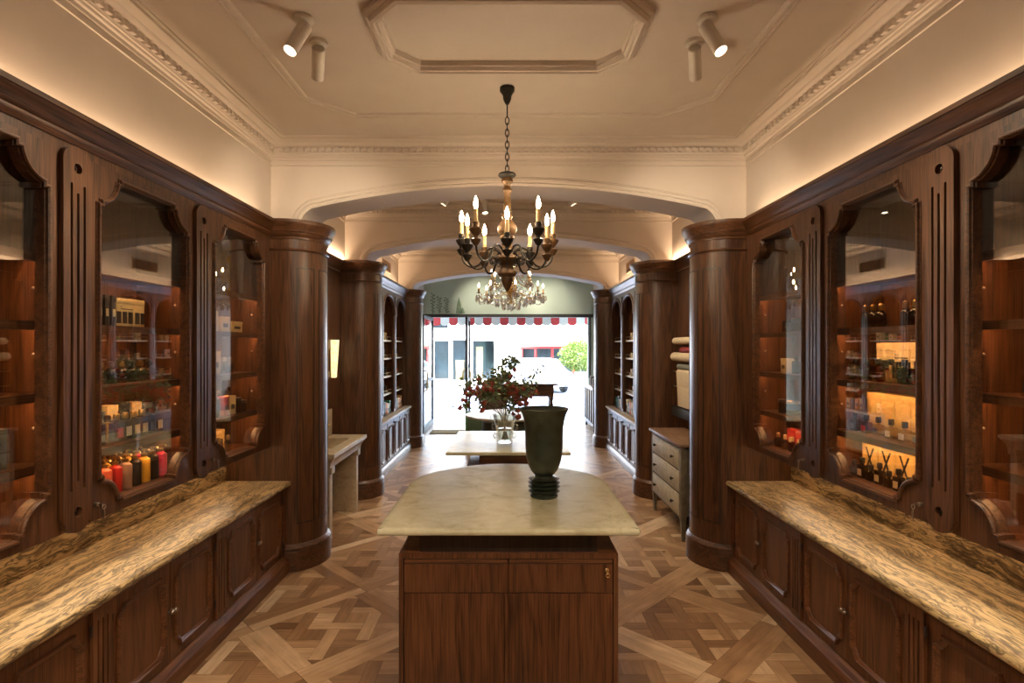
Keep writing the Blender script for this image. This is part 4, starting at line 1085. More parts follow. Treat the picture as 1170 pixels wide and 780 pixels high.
door_leaf(1, -1.62, 10.42, 11.76, 2.26)
door_leaf(2, -.835, 10.95, 11.76, 2.25)
t = thing('sunlight_strip', (-1.1, 10.6, 0), 'strip of sunlight made as a straw coloured board inside the open left door', 'sunlight strip')
b = MB().box(-1.50, -.62, 10.42, 10.85, .001, .02, bev=.005); b.build('mat', M['sun_straw'], t)  # raised straw strip stands in for sunlight falling on the threshold
b = MB()
for i in range(9): b.box(-1.49, -.63, 10.44 + i * .045, 10.455 + i * .045, .018, .024)
b.build('rib', M['sun_straw'], t)
# mural plants on the sage wall above the door
t = thing('wall_mural', (-1.3, YF - .002, LZ + .1), 'painted green plants and cypress on the sage wall above the left door', 'mural')
rb.seed(4)
def flat(mb, pts, y): mb.plate(pts, [], y, y - .003, lambda x, z, h: (x, h, z))
cyp = MB()
for cx, h, w in ((-1.06, .36, .055), (-.985, .14, .045)):
    pts = [(cx - w, 2.36)] + [(cx - w * math.sin(PI * (0.5 + .5 * i / 10)) * (1 + .15 * (i % 2)), 2.36 + h * i / 10) for i in range(1, 10)] + [(cx, 2.36 + h)] + [(cx + w * math.sin(PI * (0.5 + .5 * i / 10)) * (1 + .15 * (i % 2)), 2.36 + h * i / 10) for i in range(9, 0, -1)] + [(cx + w, 2.36)]
    flat(cyp, pts, YF - .001)
cyp.build('painted_cypress', M['mural'], t)
pl = MB()
for cx, h in ((-1.62, .42), (-1.48, .34), (-1.33, .32)):
    flat(pl, [(cx - .008, 2.36), (cx + .008, 2.36), (cx + .012, 2.36 + h), (cx, 2.36 + h)], YF - .001)
    for i in range(12):
        z = 2.38 + h * i / 12; sg = -1 if i % 2 else 1; L = rb.uniform(.03, .075)
        flat(pl, [(cx, z), (cx + sg * L * .6, z + .002), (cx + sg * L, z + .03), (cx + sg * L * .5, z + .038)], YF - .0015 - .0004 * i)
pl.build('painted_plant', M['mural'], t)
# round table, console and counter near the door
t = thing('round_table', (.04, 7.4, 0), 'round pale topped table on a dark drum base behind the flower table', 'table')
MB().lathe([(.58, .722), (.612, .726), (.618, .736), (.612, .748), (.58, .75)], (.04, 7.4, 0), 44).build('top', M['island_stone'], t)
MB().lathe([(.40, .002), (.41, .01), (.41, .07), (.395, .085), (.395, .66), (.41, .68), (.41, .72)], (.04, 7.4, 0), 36).build('drum_base', M['green_slate'], t)
t = thing('low_screen', (-.52, 8.6, 0), 'small green tinted glass screen standing behind the left of the round table', 'screen')
MB().box(-.64, -.40, 8.585, 8.60, .05, .62, bev=.002).build('pane', M['green_glass'], t)
MB().plate(rect(-.67, -.37, .0015, .65), [rect(-.64, -.40, .05, .62)], 8.58, 8.605, lambda x, z, h: (x, h, z)).build('frame', M['c_leafgreen'], t)
t = thing('console_table', (.15, 9.6, 0), 'dark wooden console table with turned legs and a closed left pedestal', 'table')
b = MB().box(-.54, .86, 9.45, 9.95, .985, 1.01, bev=.005); b.build('top', M['oakX'], t)
MB().box(-.46, .78, 9.50, 9.90, .79, .985).build('apron', M['oakX'], t)
MB().box(-.46, -.02, 9.50, 9.90, .05, .79, bev=.004).box(-.47, -.01, 9.49, 9.91, .001, .06, bev=.004).build('pedestal', M['oakZ'], t)
for x in (.30, .74):
    for y in (9.54, 9.86):
        MB().lathe([(.02, .001), (.028, .02), (.018, .06), (.026, .12), (.034, .3), (.028, .5), (.02, .58), (.034, .62), (.034, .66), (.022, .70), (.036, .74), (.036, .79)], (x, y, 0), 14).build('leg', M['oakZ'], t)
t = thing('display_counter', (1.78, 11.2, 0), 'dark framed glazed shop counter on castor feet beyond the far right column', 'counter')
ya, yb = 10.55, 11.72
b = MB().box(1.61, 1.80, ya, yb, .80, .835, bev=.006); b.box(1.60, 1.805, ya - .02, yb, .85, .876, bev=.006).box(1.62, 1.80, ya, yb, .83, .855); b.build('top', M['oakY'], t)
p = MB().box(1.62, 1.80, ya, yb, .10, .16, bev=.004); p.build('bottom_rail', M['oakY'], t)
for i in range(5):
    y = ya + .03 + i * (yb - ya - .06) / 4
    MB().box(1.615, 1.65, y - .022, y + .022, .16, .80, bev=.004).build('post', M['oakZ'], t)
MB().box(1.64, 1.80, ya + .012, yb - .01, .16, .80).build('panel', M['pale_stone'], t)
for y in (ya + .05, yb - .06):
    MB().lathe([(.03, .10), (.02, .09), (.024, .06), (.028, .03), (.018, .001)], (1.65, y, 0), 12).build('foot', M['oakZ'], t)
for i, (y, h, w) in enumerate(((10.72, .16, .07), (10.95, .20, .08), (11.2, .14, .07))):
    t = thing('frame', (1.70, y, .876), ['small white framed card nearest on the street end counter', 'taller white framed card, middle of three on the street end counter', 'low white framed card farthest on the street end counter'][i], 'frame')
    MB().plate(rect(1.70 - w, 1.70 + w, .877, .876 + h), [rect(1.70 - w + .015, 1.70 + w - .015, .892, .876 + h - .015)], y - .01, y + .01, lambda x, z, h_: (x, h_, z)).build('border', M['white_card'], t)
    MB().box(1.70 - w + .014, 1.70 + w - .014, y - .003, y + .005, .891, .876 + h - .014).build('card', M['slate'], t)
# ------------------------------------------------------------------ the street
struct(MB().box(-30, 30, YF + .0, 80, -.12, -.012).build('street', M['asphalt']))
struct(MB().box(-12, 12, YF + .05, 15.6, -.1, -.003).build('pavement_near', M['paving']))
struct(MB().box(-30, 30, 24.6, 26.5, -.1, .04).build('pavement_far', M['paving']))
t = thing('awning', (0, 12.1, 2.3), 'red and white scalloped shop awning just outside above the opening', 'awning')
a = MB()
n = 22
for i in range(n):
    x0 = -2.2 + i * .2; x1 = x0 + .2
    a.add([(x0, 12.06, 2.95), (x1, 12.06, 2.95), (x1, 13.0, 2.36), (x0, 13.0, 2.36), (x0, 12.06, 2.942), (x1, 12.06, 2.942), (x1, 13.0, 2.352), (x0, 13.0, 2.352)],
          [(0, 1, 2, 3), (7, 6, 5, 4)], i % 2)
a.build('canopy', [M['redcloth'], M['whitecloth']], t)
v = MB()
for i in range(n):
    x0 = -2.2 + i * .2; x1 = x0 + .2
    pts = [(x0, 2.36)] + [(x0 + .1 - .1 * math.cos(PI * k / 8), 2.20 - .055 * math.sin(PI * k / 8)) for k in range(9)] + [(x1, 2.36)]
    v.plate(pts, [], 12.997, 13.003, lambda x, z, h: (x, h, z), i % 2)
v.build('valance', [M['redcloth'], M['whitecloth']], t)
MB().tube([(-2.2, 12.99, 2.37), (2.2, 12.99, 2.37)], .012, 8).tube([(-1.9, 12.06, 2.5), (-1.9, 12.98, 2.36)], .01, 6).tube([(1.9, 12.06, 2.5), (1.9, 12.98, 2.36)], .01, 6).build('bar', M['steel'], t)
# white shop building opposite
YB = 26.5
def px(u, Y=YB): return (u - 581) * Y / 630
def pz(v, Y=YB): return 1.65 + (396 - v) * Y / 630
t = thing('shop_building', (-4, YB, 0), 'white painted shop building across the street with tall shop windows', 'building')
wins = [(px(495), px(514), pz(434), pz(388)), (px(516.5), px(533), pz(435), pz(388)), (px(539), px(566), pz(434), pz(388)), (px(493), px(513), pz(376), pz(367))]
MB().plate(rect(-16, px(594), -.05, 9), [rect(*w) for w in wins], YB, YB + .3, lambda x, z, h: (x, h, z)).build('wall', M['render'], t)
MB().box(-16, px(594), YB - .12, YB + .02, 3.55, 3.7, bev=.02).build('string_course', M['render'], t)
for i, w in enumerate(wins):
    f = MB().plate(rect(*w), [rect(w[0] + .05, w[1] - .05, w[2] + .05, w[3] - .05)], YB + .06, YB + .14, lambda x, z, h: (x, h, z)).build('window', M['white_metal'] if i != 1 else M['steel'], t)
    MB().box(w[0] + .04, w[1] - .04, YB + .10, YB + .11, w[2] + .04, w[3] - .04).build('pane', M['street_glass'], f)
MB().box(-16, px(594), YB + 1.4, YB + 1.5, 0, 4).box(-16, px(594), YB + .3, YB + 1.5, -.02, .03).box(-16, px(594), YB + .28, YB + 1.5, 2.9, 3.0).box(px(594) - .05, px(594), YB + .28, YB + 1.5, 0, 3).build('shop_interior', M['shopglass'], t)
t = thing('display_cabinet', (px(521), YB + .7, 0), 'tan cabinet standing inside the doorway of the white shop opposite', 'cabinet')
MB().box(px(519.5), px(529), YB + .5, YB + 1.0, .04, pz(413), bev=.02).box(px(519), px(529.5), YB + .48, YB + 1.02, pz(414), pz(412), bev=.01).build('body', M['shop_inside'], t)
t = thing('display_stand', (px(547), YB + .8, 0), 'tan display stand in the right window of the white shop opposite', 'stand')
MB().box(px(543), px(551), YB + .6, YB + .9, .04, pz(396), bev=.02).build('board', M['shop_inside'], t)
MB().box(px(544), px(550), YB + .40, YB + .55, .04, pz(420), bev=.02).build('plinth', M['white_card'], t)
# red shop with sloping awning
t = thing('shop_building', (3, YB, 0), 'red fronted shop across the street under a wide white awning', 'building')
x0, x1 = px(594.5), px(760)
MB().plate(rect(x0, x1, -.05, 8), [rect(x0 + .1, x1 - .1, .3, pz(396.5))], YB + .02, YB + .3, lambda x, z, h: (x, h, z)).build('wall', M['render'], t)
MB().box(x0 + .05, x1, YB + .8, YB + .9, 0, 4).box(x0 + .05, x1, YB + .28, YB + .9, 2.2, 2.3).build('shop_interior', M['shopglass'], t)
r = MB().box(x0, x1, YB - .1, YB + .1, pz(398), pz(394.5))
r.build('beam', M['redpaint'], t)
for u, w in ((596, 2.4), (612, 2.6), (631, 2.6), (655, 3.2), (672, 3.4), (690, 3), (712, 3), (735, 3)):
    MB().box(px(u - w / 2), px(u + w / 2), YB - .06, YB + .1, .04, pz(397.5), bev=.02).build('post', M['redpaint'], t)
MB().box(x0, x1, YB, YB + .06, .04, pz(425)).build('low_panel', M['render'], t)
aw = MB(); ax0, ax1 = px(592, 25), px(720, 25)
nn = 16
for i in range(nn):
    a0 = ax0 + (ax1 - ax0) * i / nn; a1 = ax0 + (ax1 - ax0) * (i + 1) / nn
    k0 = (a0 - ax0) * .0 ; mi = 1 if i in (3, 9) else 0
    sh = 2.2
    aw.add([(a0, 25.0, pz(394.5, 25)), (a1, 25.0, pz(394.5, 25)), (a1 + sh * .5, 26.5, pz(368, 26.5)), (a0 + sh * .5, 26.5, pz(368, 26.5)),
            (a0, 25.0, pz(394.5, 25) - .03), (a1, 25.0, pz(394.5, 25) - .03), (a1 + sh * .5, 26.5, pz(368, 26.5) - .03), (a0 + sh * .5, 26.5, pz(368, 26.5) - .03)],
           [(0, 1, 2, 3), (7, 6, 5, 4), (0, 4, 5, 1)], 1 if i == 0 else 0)
aw.build('awning', [M['whitecloth'], M['greencloth']], t)
# clipped street tree
TX, TY = 2.86, 22.3
t = thing('street_tree', (TX, TY, 0), 'round clipped green street tree on a pale trunk across the road', 'tree')
MB().tube([(TX, TY, -.01), (TX + .02, TY, .5), (TX - .02, TY, 1.0), (TX, TY, 1.5)], [.10, .075, .07, .06], 10).build('trunk', M['bark'], t)
rb.seed(21); cr = MB()
for i in range(2600):
    d = Vector((rb.gauss(0, 1), rb.gauss(0, 1), rb.gauss(0, 1))).normalized(); q = Vector((TX, TY, 1.30)) + Vector((d.x * .82, d.y * .8, d.z * .62)) * (rb.random() ** .25) * rb.uniform(.88, 1.04)
    leaf(cr, q, (d + Vector((rb.uniform(-1, 1), rb.uniform(-1, 1), rb.uniform(-1, 1)))), .10, .035)
cr.build('crown', M['tree_leaf'], t)
# parked car
CX, CY = .15, 20.0
t = thing('car', (CX, CY, 0), 'white car parked on the street outside, side on', 'car')
body = [(-2.05, .28), (-2.08, .55), (-2.0, .78), (-1.45, .92), (-.75, 1.36), (.35, 1.40), (.95, 1.30), (1.75, .95), (2.05, .82), (2.12, .5), (2.08, .28)]
body = [(-p[0] * 1.0, p[1]) for p in body][::-1]
def wheelcut(pts):
    base = []
    for wx in (1.32, -1.32):
        base += [(wx + .36 * math.cos(PI * i / 10), .28 + .36 * math.sin(PI * i / 10)) for i in range(11)]
    return pts + base
mb = MB(); n = len(body); full = wheelcut(body)
secs = [(-.84, .94, .05), (-.78, 1.0, 0), (.78, 1.0, 0), (.84, .94, .05)]
vs = []
for yy, sc, dz in secs: vs += [(CX + p[0] * (1 if p[1] < .9 else sc), CY + (yy * (1 if p[1] < 1.0 else .84)), p[1] + .02) for p in full]
L = len(full); fs = []
for j in range(3):
    for i in range(L): fs.append((j * L + i, j * L + (i + 1) % L, (j + 1) * L + (i + 1) % L, (j + 1) * L + i))
mb.add(vs, fs)
for j in (0, 3):
    tr = tessellate_polygon([[Vector((p[0], p[1], 0)) for p in full]])
    mb.add([vs[j * L + i] for i in range(L)], [tuple(q) for q in tr])
mb.build('body', M['carpaint'], t)
for sg in (-1, 1):
    y = CY + sg * .742
    for pts in ([(-.88, .97), (-.40, 1.30), (.02, 1.32), (.02, .97)], [(.07, .97), (.07, 1.32), (.68, 1.27), (1.28, .97)]):
        pts = [(-p[0], p[1]) for p in pts]
        gl = MB(); gl.add([(CX + p[0], y + sg * (.0 if p[1] > 1.1 else .10), p[1] + .02) for p in pts] + [(CX + p[0], y - sg * .01, p[1] + .02) for p in pts], [(0, 1, 2, 3), (7, 6, 5, 4), (0, 4, 5, 1), (1, 5, 6, 2), (2, 6, 7, 3), (3, 7, 4, 0)])
        gl.build('window', M['shopglass'], t)
for wx in (1.32, -1.32):
    for sg in (-1, 1):
        w = MB().lathe([(.20, -.09), (.29, -.09), (.31, -.06), (.31, .06), (.29, .09), (.20, .09)], (CX + wx, CY + sg * .73, .30), 22, axis='Y').build('wheel', M['rubber'], t)
        MB().lathe([(.20, -.085), (.18, -.095), (.05, -.08), (.05, .08), (.18, .095), (.20, .085)], (CX + wx, CY + sg * .73, .30), 14, axis='Y').build('hub_cap', M['nickel'], w)
t.location.x = 1.0; t.location.y = 21.2; t.rotation_euler.z = math.radians(-74); t.scale = (.95, .95, .86); t['label'] = 'white car parked at an angle on the sunlit street outside'
# ------------------------------------------------------------------ goods
def build_pump(t, col, h=.135, r=.0295):
    MB().lathe([(r * .9, 0.0008), (r, .004), (r, h * .80), (r * .92, h * .88), (r * .45, h * .96), (r * .42, h)], (0, 0, 0), 16).build('body', col, t)
    MB().lathe([(r * .48, h - .002), (r * .48, h + .012), (r * .2, h + .014), (r * .2, h + .026), (r * .36, h + .027), (r * .36, h + .034), (.001, h + .035)], (0, 0, 0), 12).tube([(0, 0, h + .031), (0, -.026, h + .031), (0, -.028, h + .026)], .004, 6).build('pump', M['brass'], t)
def build_flacon(t, col, h=.085, w=.05, cap=None, d=None, lab=None):
    d = d or w * .7
    MB().box(-w / 2, w / 2, -d / 2, d / 2, .0008, h, bev=.006).lathe([(w * .16, h), (w * .16, h + .010)], (0, 0, 0), 10).build('body', col, t)
    MB().lathe([(w * .24, h + .008), (w * .25, h + .012), (w * .25, h + .034), (w * .2, h + .038)], (0, 0, 0), 14).build('cap', cap or M['black'], t)
    if lab: MB().box(-w * .33, w * .33, -d / 2 - .001, -d / 2 + .001, h * .2, h * .68).build('label', lab, t)
def build_round(t, col, h=.09, r=.028, cap=None, lab=None):
    MB().lathe([(r * .9, .0008), (r, .005), (r, h * .62), (r * .8, h * .74), (r * .35, h * .82), (r * .33, h * .9)], (0, 0, 0), 16).build('body', col, t)
    c = cap or M['black']; MB().lathe([(r * .4, h * .86), (r * .55, h * .92), (r * .55, h * 1.15), (r * .3, h * 1.22), (.001, h * 1.23)], (0, 0, 0), 12).build('stopper', c, t)
    if lab: MB().lathe([(r * 1.015, h * .15), (r * 1.015, h * .5)], (0, 0, 0), 16, cap=False).build('label', lab, t)
def build_jar(t, col, h=.06, r=.035, lid=None):
    MB().lathe([(r * .92, .0008), (r, .004), (r, h - .006), (r * .9, h)], (0, 0, 0), 18).build('body', col, t)
    MB().lathe([(r * 1.02, h - .001), (r * 1.03, h + .003), (r * 1.03, h + .016), (r * .95, h + .019)], (0, 0, 0), 18).build('lid', lid or M['black'], t)
def build_carton(t, col, w=.09, d=.07, h=.12, style='label', lab=None):
    b = MB().box(-w / 2, w / 2, -d / 2, d / 2, .0006, h * .8, bev=.0015)
    b.build('body', col, t)
    MB().box(-w / 2 - .0012, w / 2 + .0012, -d / 2 - .0012, d / 2 + .0012, h * .8, h, bev=.0015).build('lid', col, t)
    lab = lab or M['blk_card']; y = -d / 2
    if style == 'x':
        m = MB(); zc = h * .46
        for sg in (-1, 1):
            a = .030; bb = h * .30; q = .0055
            m.add([(-a * sg - q, y - .0022, zc - bb), (-a * sg + q, y - .0022, zc - bb), (a * sg + q, y - .0022, zc + bb), (a * sg - q, y - .0022, zc + bb),
                   (-a * sg - q, y + .001, zc - bb), (-a * sg + q, y + .001, zc - bb), (a * sg + q, y + .001, zc + bb), (a * sg - q, y + .001, zc + bb)],
                  [(0, 1, 2, 3), (0, 4, 5, 1), (1, 5, 6, 2), (2, 6, 7, 3), (3, 7, 4, 0)])
        m.build('printed_cross', lab, t)
    elif style == 'windows':
        n = 5; m = MB()
        for i in range(n):
            x = -w / 2 + w * (i + .5) / n + (.006 if i > 2 else -.004 if i < 3 else 0)
            m.box(x - w * .075, x + w * .075, y - .002, y + .002, h * .1, h * .52)
        m.build('window', lab, t)
        m = MB().box(-w * .36, -w * .30, y - .0015, y + .001, h * .69, h * .71)
        for i in range(7): m.box(-w * .36 + i * .013, -w * .36 + i * .013 + .009, y - .0015, y + .001, h * .60, h * .63)
        m.build('fine_print', lab, t)
    elif style == 'twin':
        m = MB()
        for x in (-w * .22, w * .22):
            m.lathe([(w * .15, h * .1), (w * .17, h * .14), (w * .17, h * .55), (w * .08, h * .62), (w * .10, h * .66), (w * .10, h * .74)], (x, y + w * .0, 0), 12)
        m.build('bottle_window', lab, t)
    elif style == 'label':
        MB().box(-w * .28, w * .28, y - .0012, y + .001, h * .3, h * .55).build('label', lab, t)
    elif style == 'drawer':
        for z0 in (.06, .53):
            MB().box(-w * .44, w * .44, y - .004, y + .002, h * z0, h * (z0 + .40) if z0 < .5 else h * .93, bev=.001).build('drawer', col, t)
        m = MB()
        for z0 in (.26, .73): m.ball((0, y - .009, h * z0), .006, 8, 5)
        m.build('knob', M['nickel'], t)
SHN = ['bottom shelf', 'second shelf', 'third shelf', 'fourth shelf', 'top shelf']
def good(s, x, y, z, kind, name, label, cat, group, rot=0, **kw):
    t = thing(name, (s * x, y, z + .0008), label, cat, group, rz=(-PI / 2 if s > 0 else PI / 2) + rot + 1e-4)
    ORG[t.name] = Vector((0, 0, 0))
    globals()['build_' + kind](t, **kw)
def shelf_row(s, bay, sh, items, depth, row=''):
    """items: list in photo order left to right of (u, kind, name, desc, cat, kw); u in -1..1 across the opening, left to right in the photo"""
    for i, (u, kind, name, desc, cat, kw) in enumerate(items):
        kw = dict(kw)
        y = YC[bay] + u * .36 * (1 if s < 0 else -1)
        rot = kw.pop('rot', 0)
        lab = '%s, %s from left%s, %s of %s %s cabinet' % (desc, ORDS[i], row, SHN[sh], SIDE[s], BAY[bay])
        good(s, kw.pop('x', depth), y, SHELVES[sh], kind, name, lab, cat, 'goods on the %s of the %s %s cabinet' % (SHN[sh], SIDE[s], BAY[bay]), rot, **kw)
C = lambda k: M['c_' + k]
# left middle cabinet
shelf_row(-1, 1, 0, [(-.85 + i * .192, 'pump', 'pump_bottle', c + ' pump bottle', 'bottle', dict(col=C(k))) for i, (c, k) in enumerate([('dark grey', 'jet'), ('grey', 'grey'), ('orange', 'orange'), ('coral red', 'coral'), ('crimson', 'red'),
         ('taupe', 'taupe'), ('jet black', 'jet'), ('mustard yellow', 'mustard'), ('black', 'jet'), ('hot pink', 'pink')])], 1.885)
shelf_row(-1, 1, 0, [(-.6 + i * .215, 'pump', 'pump_bottle', c + ' pump bottle', 'bottle', dict(col=C(k))) for i, (c, k) in enumerate([('amber', 'amber'), ('orange', 'orange'), ('coral', 'coral'), ('mustard', 'mustard'), ('black', 'jet'), ('yellow', 'gold'), ('pink', 'pink')])], 1.97, ' in back')
shelf_row(-1, 1, 1, [(-.92 + i * .168, 'flacon', 'perfume_bottle', d + ' perfume bottle', 'bottle', dict(col=M[g], h=.095, w=.057, cap=M[cp], lab=M[lb])) for i, (d, g, cp, lb) in enumerate(
    [('clear slate labelled', 'bottle_glass', 'brass', 'slate'), ('clear cream labelled', 'bottle_glass', 'brass', 'cream'), ('clear grey labelled', 'bottle_glass', 'brass', 'slate'), ('amber', 'amber_glass', 'brass', 'slate'), ('clear dark labelled', 'bottle_glass', 'black', 'slate'),
     ('rosy', 'amber_glass', 'brass', 'red_card'), ('clear white labelled', 'bottle_glass', 'brass', 'white_card'), ('smoky', 'smoke_glass', 'brass', 'cream'), ('amber cream labelled', 'amber_glass', 'brass', 'cream'), ('smoky plain', 'smoke_glass', 'black', 'slate'), ('clear', 'bottle_glass', 'black', 'cream')])], 1.88)
shelf_row(-1, 1, 1, [(-.82 + i * .245, 'carton', 'perfume_box', d + ' box', 'box', dict(col=M[c], w=.075, d=.06, h=hh)) for i, (d, c, hh) in enumerate([('slate', 'slate', .14), ('slate', 'slate', .14), ('slate', 'slate', .14), ('slate', 'slate', .14), ('cream', 'cream', .165), ('tall black', 'blk_card', .17), ('cream', 'cream', .165), ('slate', 'slate', .15)])], 1.99, ' in back')
shelf_row(-1, 1, 2, [(-.8 + i * .2, 'round', 'glass_bottle', d + ' bottle', 'bottle', dict(col=M[g], cap=M[cp], h=.09)) for i, (d, g, cp) in enumerate([('smoky', 'smoke_glass', 'brass'), ('amber', 'amber_glass', 'black'), ('smoky', 'smoke_glass', 'black'), ('clear', 'bottle_glass', 'brass'), ('smoky', 'smoke_glass', 'brass'), ('amber', 'amber_glass', 'brass'), ('smoky', 'smoke_glass', 'black'), ('amber', 'amber_glass', 'brass'), ('clear', 'bottle_glass', 'black')])], 1.93)
shelf_row(-1, 1, 3, [(-.84, 'carton', 'gift_box', 'tan box showing two dark bottles', 'box', dict(col=M['kraft'], w=.15, d=.09, h=.15, style='twin')), (-.50, 'carton', 'book_box', 'thin black book box', 'box', dict(col=M['blk_card'], w=.028, d=.11, h=.14, style='label', lab=M['cream'])),
        (-.38, 'carton', 'book_box', 'thin black book box', 'box', dict(col=M['blk_card'], w=.028, d=.11, h=.14, style='label', lab=M['cream'])), (-.26, 'carton', 'book_box', 'thin black book box', 'box', dict(col=M['blk_card'], w=.028, d=.11, h=.14, style='label', lab=M['cream'])),
        (.10, 'carton', 'gift_box', 'cream box with five dark windows', 'box', dict(col=M['cream'], w=.20, d=.09, h=.135, style='windows', rot=.0))], 1.90)
# left far cabinet
shelf_row(-1, 2, 3, [(-.75, 'carton', 'gift_box', 'tall cream box', 'box', dict(col=M['cream'], w=.13, d=.1, h=.165)), (-.28, 'carton', 'gift_box', 'medium cream box', 'box', dict(col=M['cream'], w=.12, d=.1, h=.13)), (.15, 'carton', 'gift_box', 'golden box', 'box', dict(col=M['kraft'], w=.11, d=.1, h=.10)),
        (.58, 'carton', 'gift_box', 'wide low cream box', 'box', dict(col=M['cream'], w=.15, d=.1, h=.075))], 1.92)
shelf_row(-1, 2, 2, [(-.72, 'carton', 'gift_box', 'golden box', 'box', dict(col=M['kraft'], w=.12, d=.1, h=.15)), (-.3, 'carton', 'gift_box', 'golden box', 'box', dict(col=M['kraft'], w=.12, d=.1, h=.15)), (.05, 'round', 'glass_bottle', 'clear bottle', 'bottle', dict(col=M['bottle_glass'], cap=M['brass'])),
        (.25, 'round', 'glass_bottle', 'clear bottle', 'bottle', dict(col=M['bottle_glass'], cap=M['brass'])), (.45, 'round', 'glass_bottle', 'amber bottle', 'bottle', dict(col=M['amber_glass'], cap=M['brass']))], 1.90)
shelf_row(-1, 2, 1, [(-.8, 'carton', 'gift_box', 'cream box', 'box', dict(col=M['cream'], w=.08, d=.08, h=.15)), (-.55, 'carton', 'candle_box', 'orange box', 'box', dict(col=M['orange_card'], w=.085, d=.08, h=.12)), (-.30, 'pump', 'pump_bottle', 'black pump bottle', 'bottle', dict(col=C('jet'))),
        (-.12, 'pump', 'pump_bottle', 'black pump bottle', 'bottle', dict(col=C('jet'))), (.10, 'carton', 'candle_box', 'red box', 'box', dict(col=M['red_card'], w=.07, d=.07, h=.125)), (.33, 'carton', 'candle_box', 'ivory box', 'box', dict(col=M['cream'], w=.08, d=.07, h=.125)),
        (.62, 'jar', 'candle_jar', 'dark glass jar', 'jar', dict(col=M['smoke_glass'], h=.085, r=.04)), (.85, 'jar', 'candle_jar', 'small dark jar', 'jar', dict(col=M['smoke_glass'], h=.06, r=.035))], 1.89)
shelf_row(-1, 2, 0, [(-.7 + .32 * i, 'flacon', 'perfume_bottle', d + ' bottle', 'bottle', dict(col=M[g], h=.07, w=.05, cap=M['brass'])) for i, (d, g) in enumerate([('clear', 'bottle_glass'), ('clear', 'bottle_glass'), ('pale amber', 'amber_glass'), ('clear', 'bottle_glass')])], 1.875)
shelf_row(-1, 2, 0, [(-.72 + .36 * i, 'carton', 'gift_box', d + ' box', 'box', dict(col=M[c], w=.11, d=.07, h=.135)) for i, (d, c) in enumerate([('cream', 'cream'), ('cream', 'cream'), ('cream', 'cream'), ('pale yellow', 'yellow_card')])], 1.98, ' in back')
# left near cabinet
shelf_row(-1, 0, 2, [(.28, 'carton', 'gift_box', 'black box with cream cross', 'box', dict(col=M['blk_card'], w=.11, d=.08, h=.15, style='x', lab=M['cream'])), (.60, 'jar', 'candle_jar', 'brown jar with cream lid', 'jar', dict(col=C('taupe'), h=.07, r=.04, lid=M['cream']))], 1.90)
shelf_row(-1, 0, 1, [(.05, 'carton', 'drawer_box', 'greenish box of small drawers', 'box', dict(col=M['green_slate'], w=.16, d=.11, h=.15, style='drawer')), (.58, 'carton', 'drawer_box', 'greenish box of small drawers', 'box', dict(col=M['green_slate'], w=.17, d=.11, h=.15, style='drawer'))], 1.92)
shelf_row(-1, 0, 0, [(.15, 'jar', 'candle_jar', 'squat dark jar', 'jar', dict(col=M['smoke_glass'], h=.06, r=.045)), (.5, 'round', 'glass_bottle', 'clear bottle', 'bottle', dict(col=M['bottle_glass'], cap=M['black']))], 1.92)
# right middle cabinet
shelf_row(1, 1, 0, [(-.82 + .36 * i, 'carton', 'gift_box', 'yellow box with black cross', 'box', dict(col=M['yellow_card'], w=.126, d=.08, h=.205, style='x')) for i in range(5)], 1.985, ' in back')
shelf_row(1, 1, 0, [(-.92 + .19 * i, 'flacon', 'perfume_bottle', d + ' bottle', 'bottle', dict(col=M[g], h=hh, w=.05, cap=M['black'], lab=M['cream'] if i % 2 else None)) for i, (d, g, hh) in enumerate([('low smoky', 'smoke_glass', .045), ('dark', 'smoke_glass', .07), ('low smoky', 'smoke_glass', .045), ('dark', 'smoke_glass', .07), ('low smoky', 'smoke_glass', .045),
         ('dark', 'smoke_glass', .07), ('low smoky', 'smoke_glass', .045), ('brown', 'amber_glass', .07), ('low smoky', 'smoke_glass', .045), ('brown', 'amber_glass', .07)])], 1.885)
shelf_row(1, 1, 1, [(-.75 + .30 * i, 'carton', 'gift_box', 'pale yellow box', 'box', dict(col=M['yellow_card'], w=.106, d=.08, h=.21, style='none')) for i in range(6)], 1.99, ' in back')
shelf_row(1, 1, 1, [(-.9 + .26 * i, 'flacon', 'perfume_bottle', d + ' bottle', 'bottle', dict(col=M[g], h=.06, w=.052, cap=M['black'], lab=M[l])) for i, (d, g, l) in enumerate([('smoky', 'smoke_glass', 'slate'), ('amber', 'amber_glass', 'red_card'), ('clear', 'bottle_glass', 'slate'), ('clear', 'bottle_glass', 'cream'), ('clear', 'bottle_glass', 'white_card'), ('grey labelled', 'bottle_glass', 'slate'), ('blue grey', 'smoke_glass', 'slate')])], 1.885)
shelf_row(1, 1, 2, [(-.5 + .34 * i, 'carton', 'gift_box', 'cream box', 'box', dict(col=M['cream'], w=.12, d=.08, h=.20, style='windows' if i % 2 else 'label')) for i in range(5)], 1.985, ' in back')
shelf_row(1, 1, 2, [(-.9 + .26 * i, 'flacon', 'perfume_bottle', d + ' bottle', 'bottle', dict(col=M[g], h=.08, w=.055, cap=M['black'])) for i, (d, g) in enumerate([('clear', 'bottle_glass'), ('amber', 'amber_glass'), ('amber', 'amber_glass'), ('clear', 'bottle_glass'), ('dark', 'smoke_glass'), ('amber', 'amber_glass'), ('amber', 'amber_glass')])], 1.885)
shelf_row(1, 1, 3, [(u, 'round', 'glass_bottle', 'brass stoppered dark bottle', 'bottle', dict(col=M['smoke_glass'], cap=M['brass'], h=.10, r=.024)) for u in (-.72, -.55, -.38, .10, .28, .46)], 1.90)
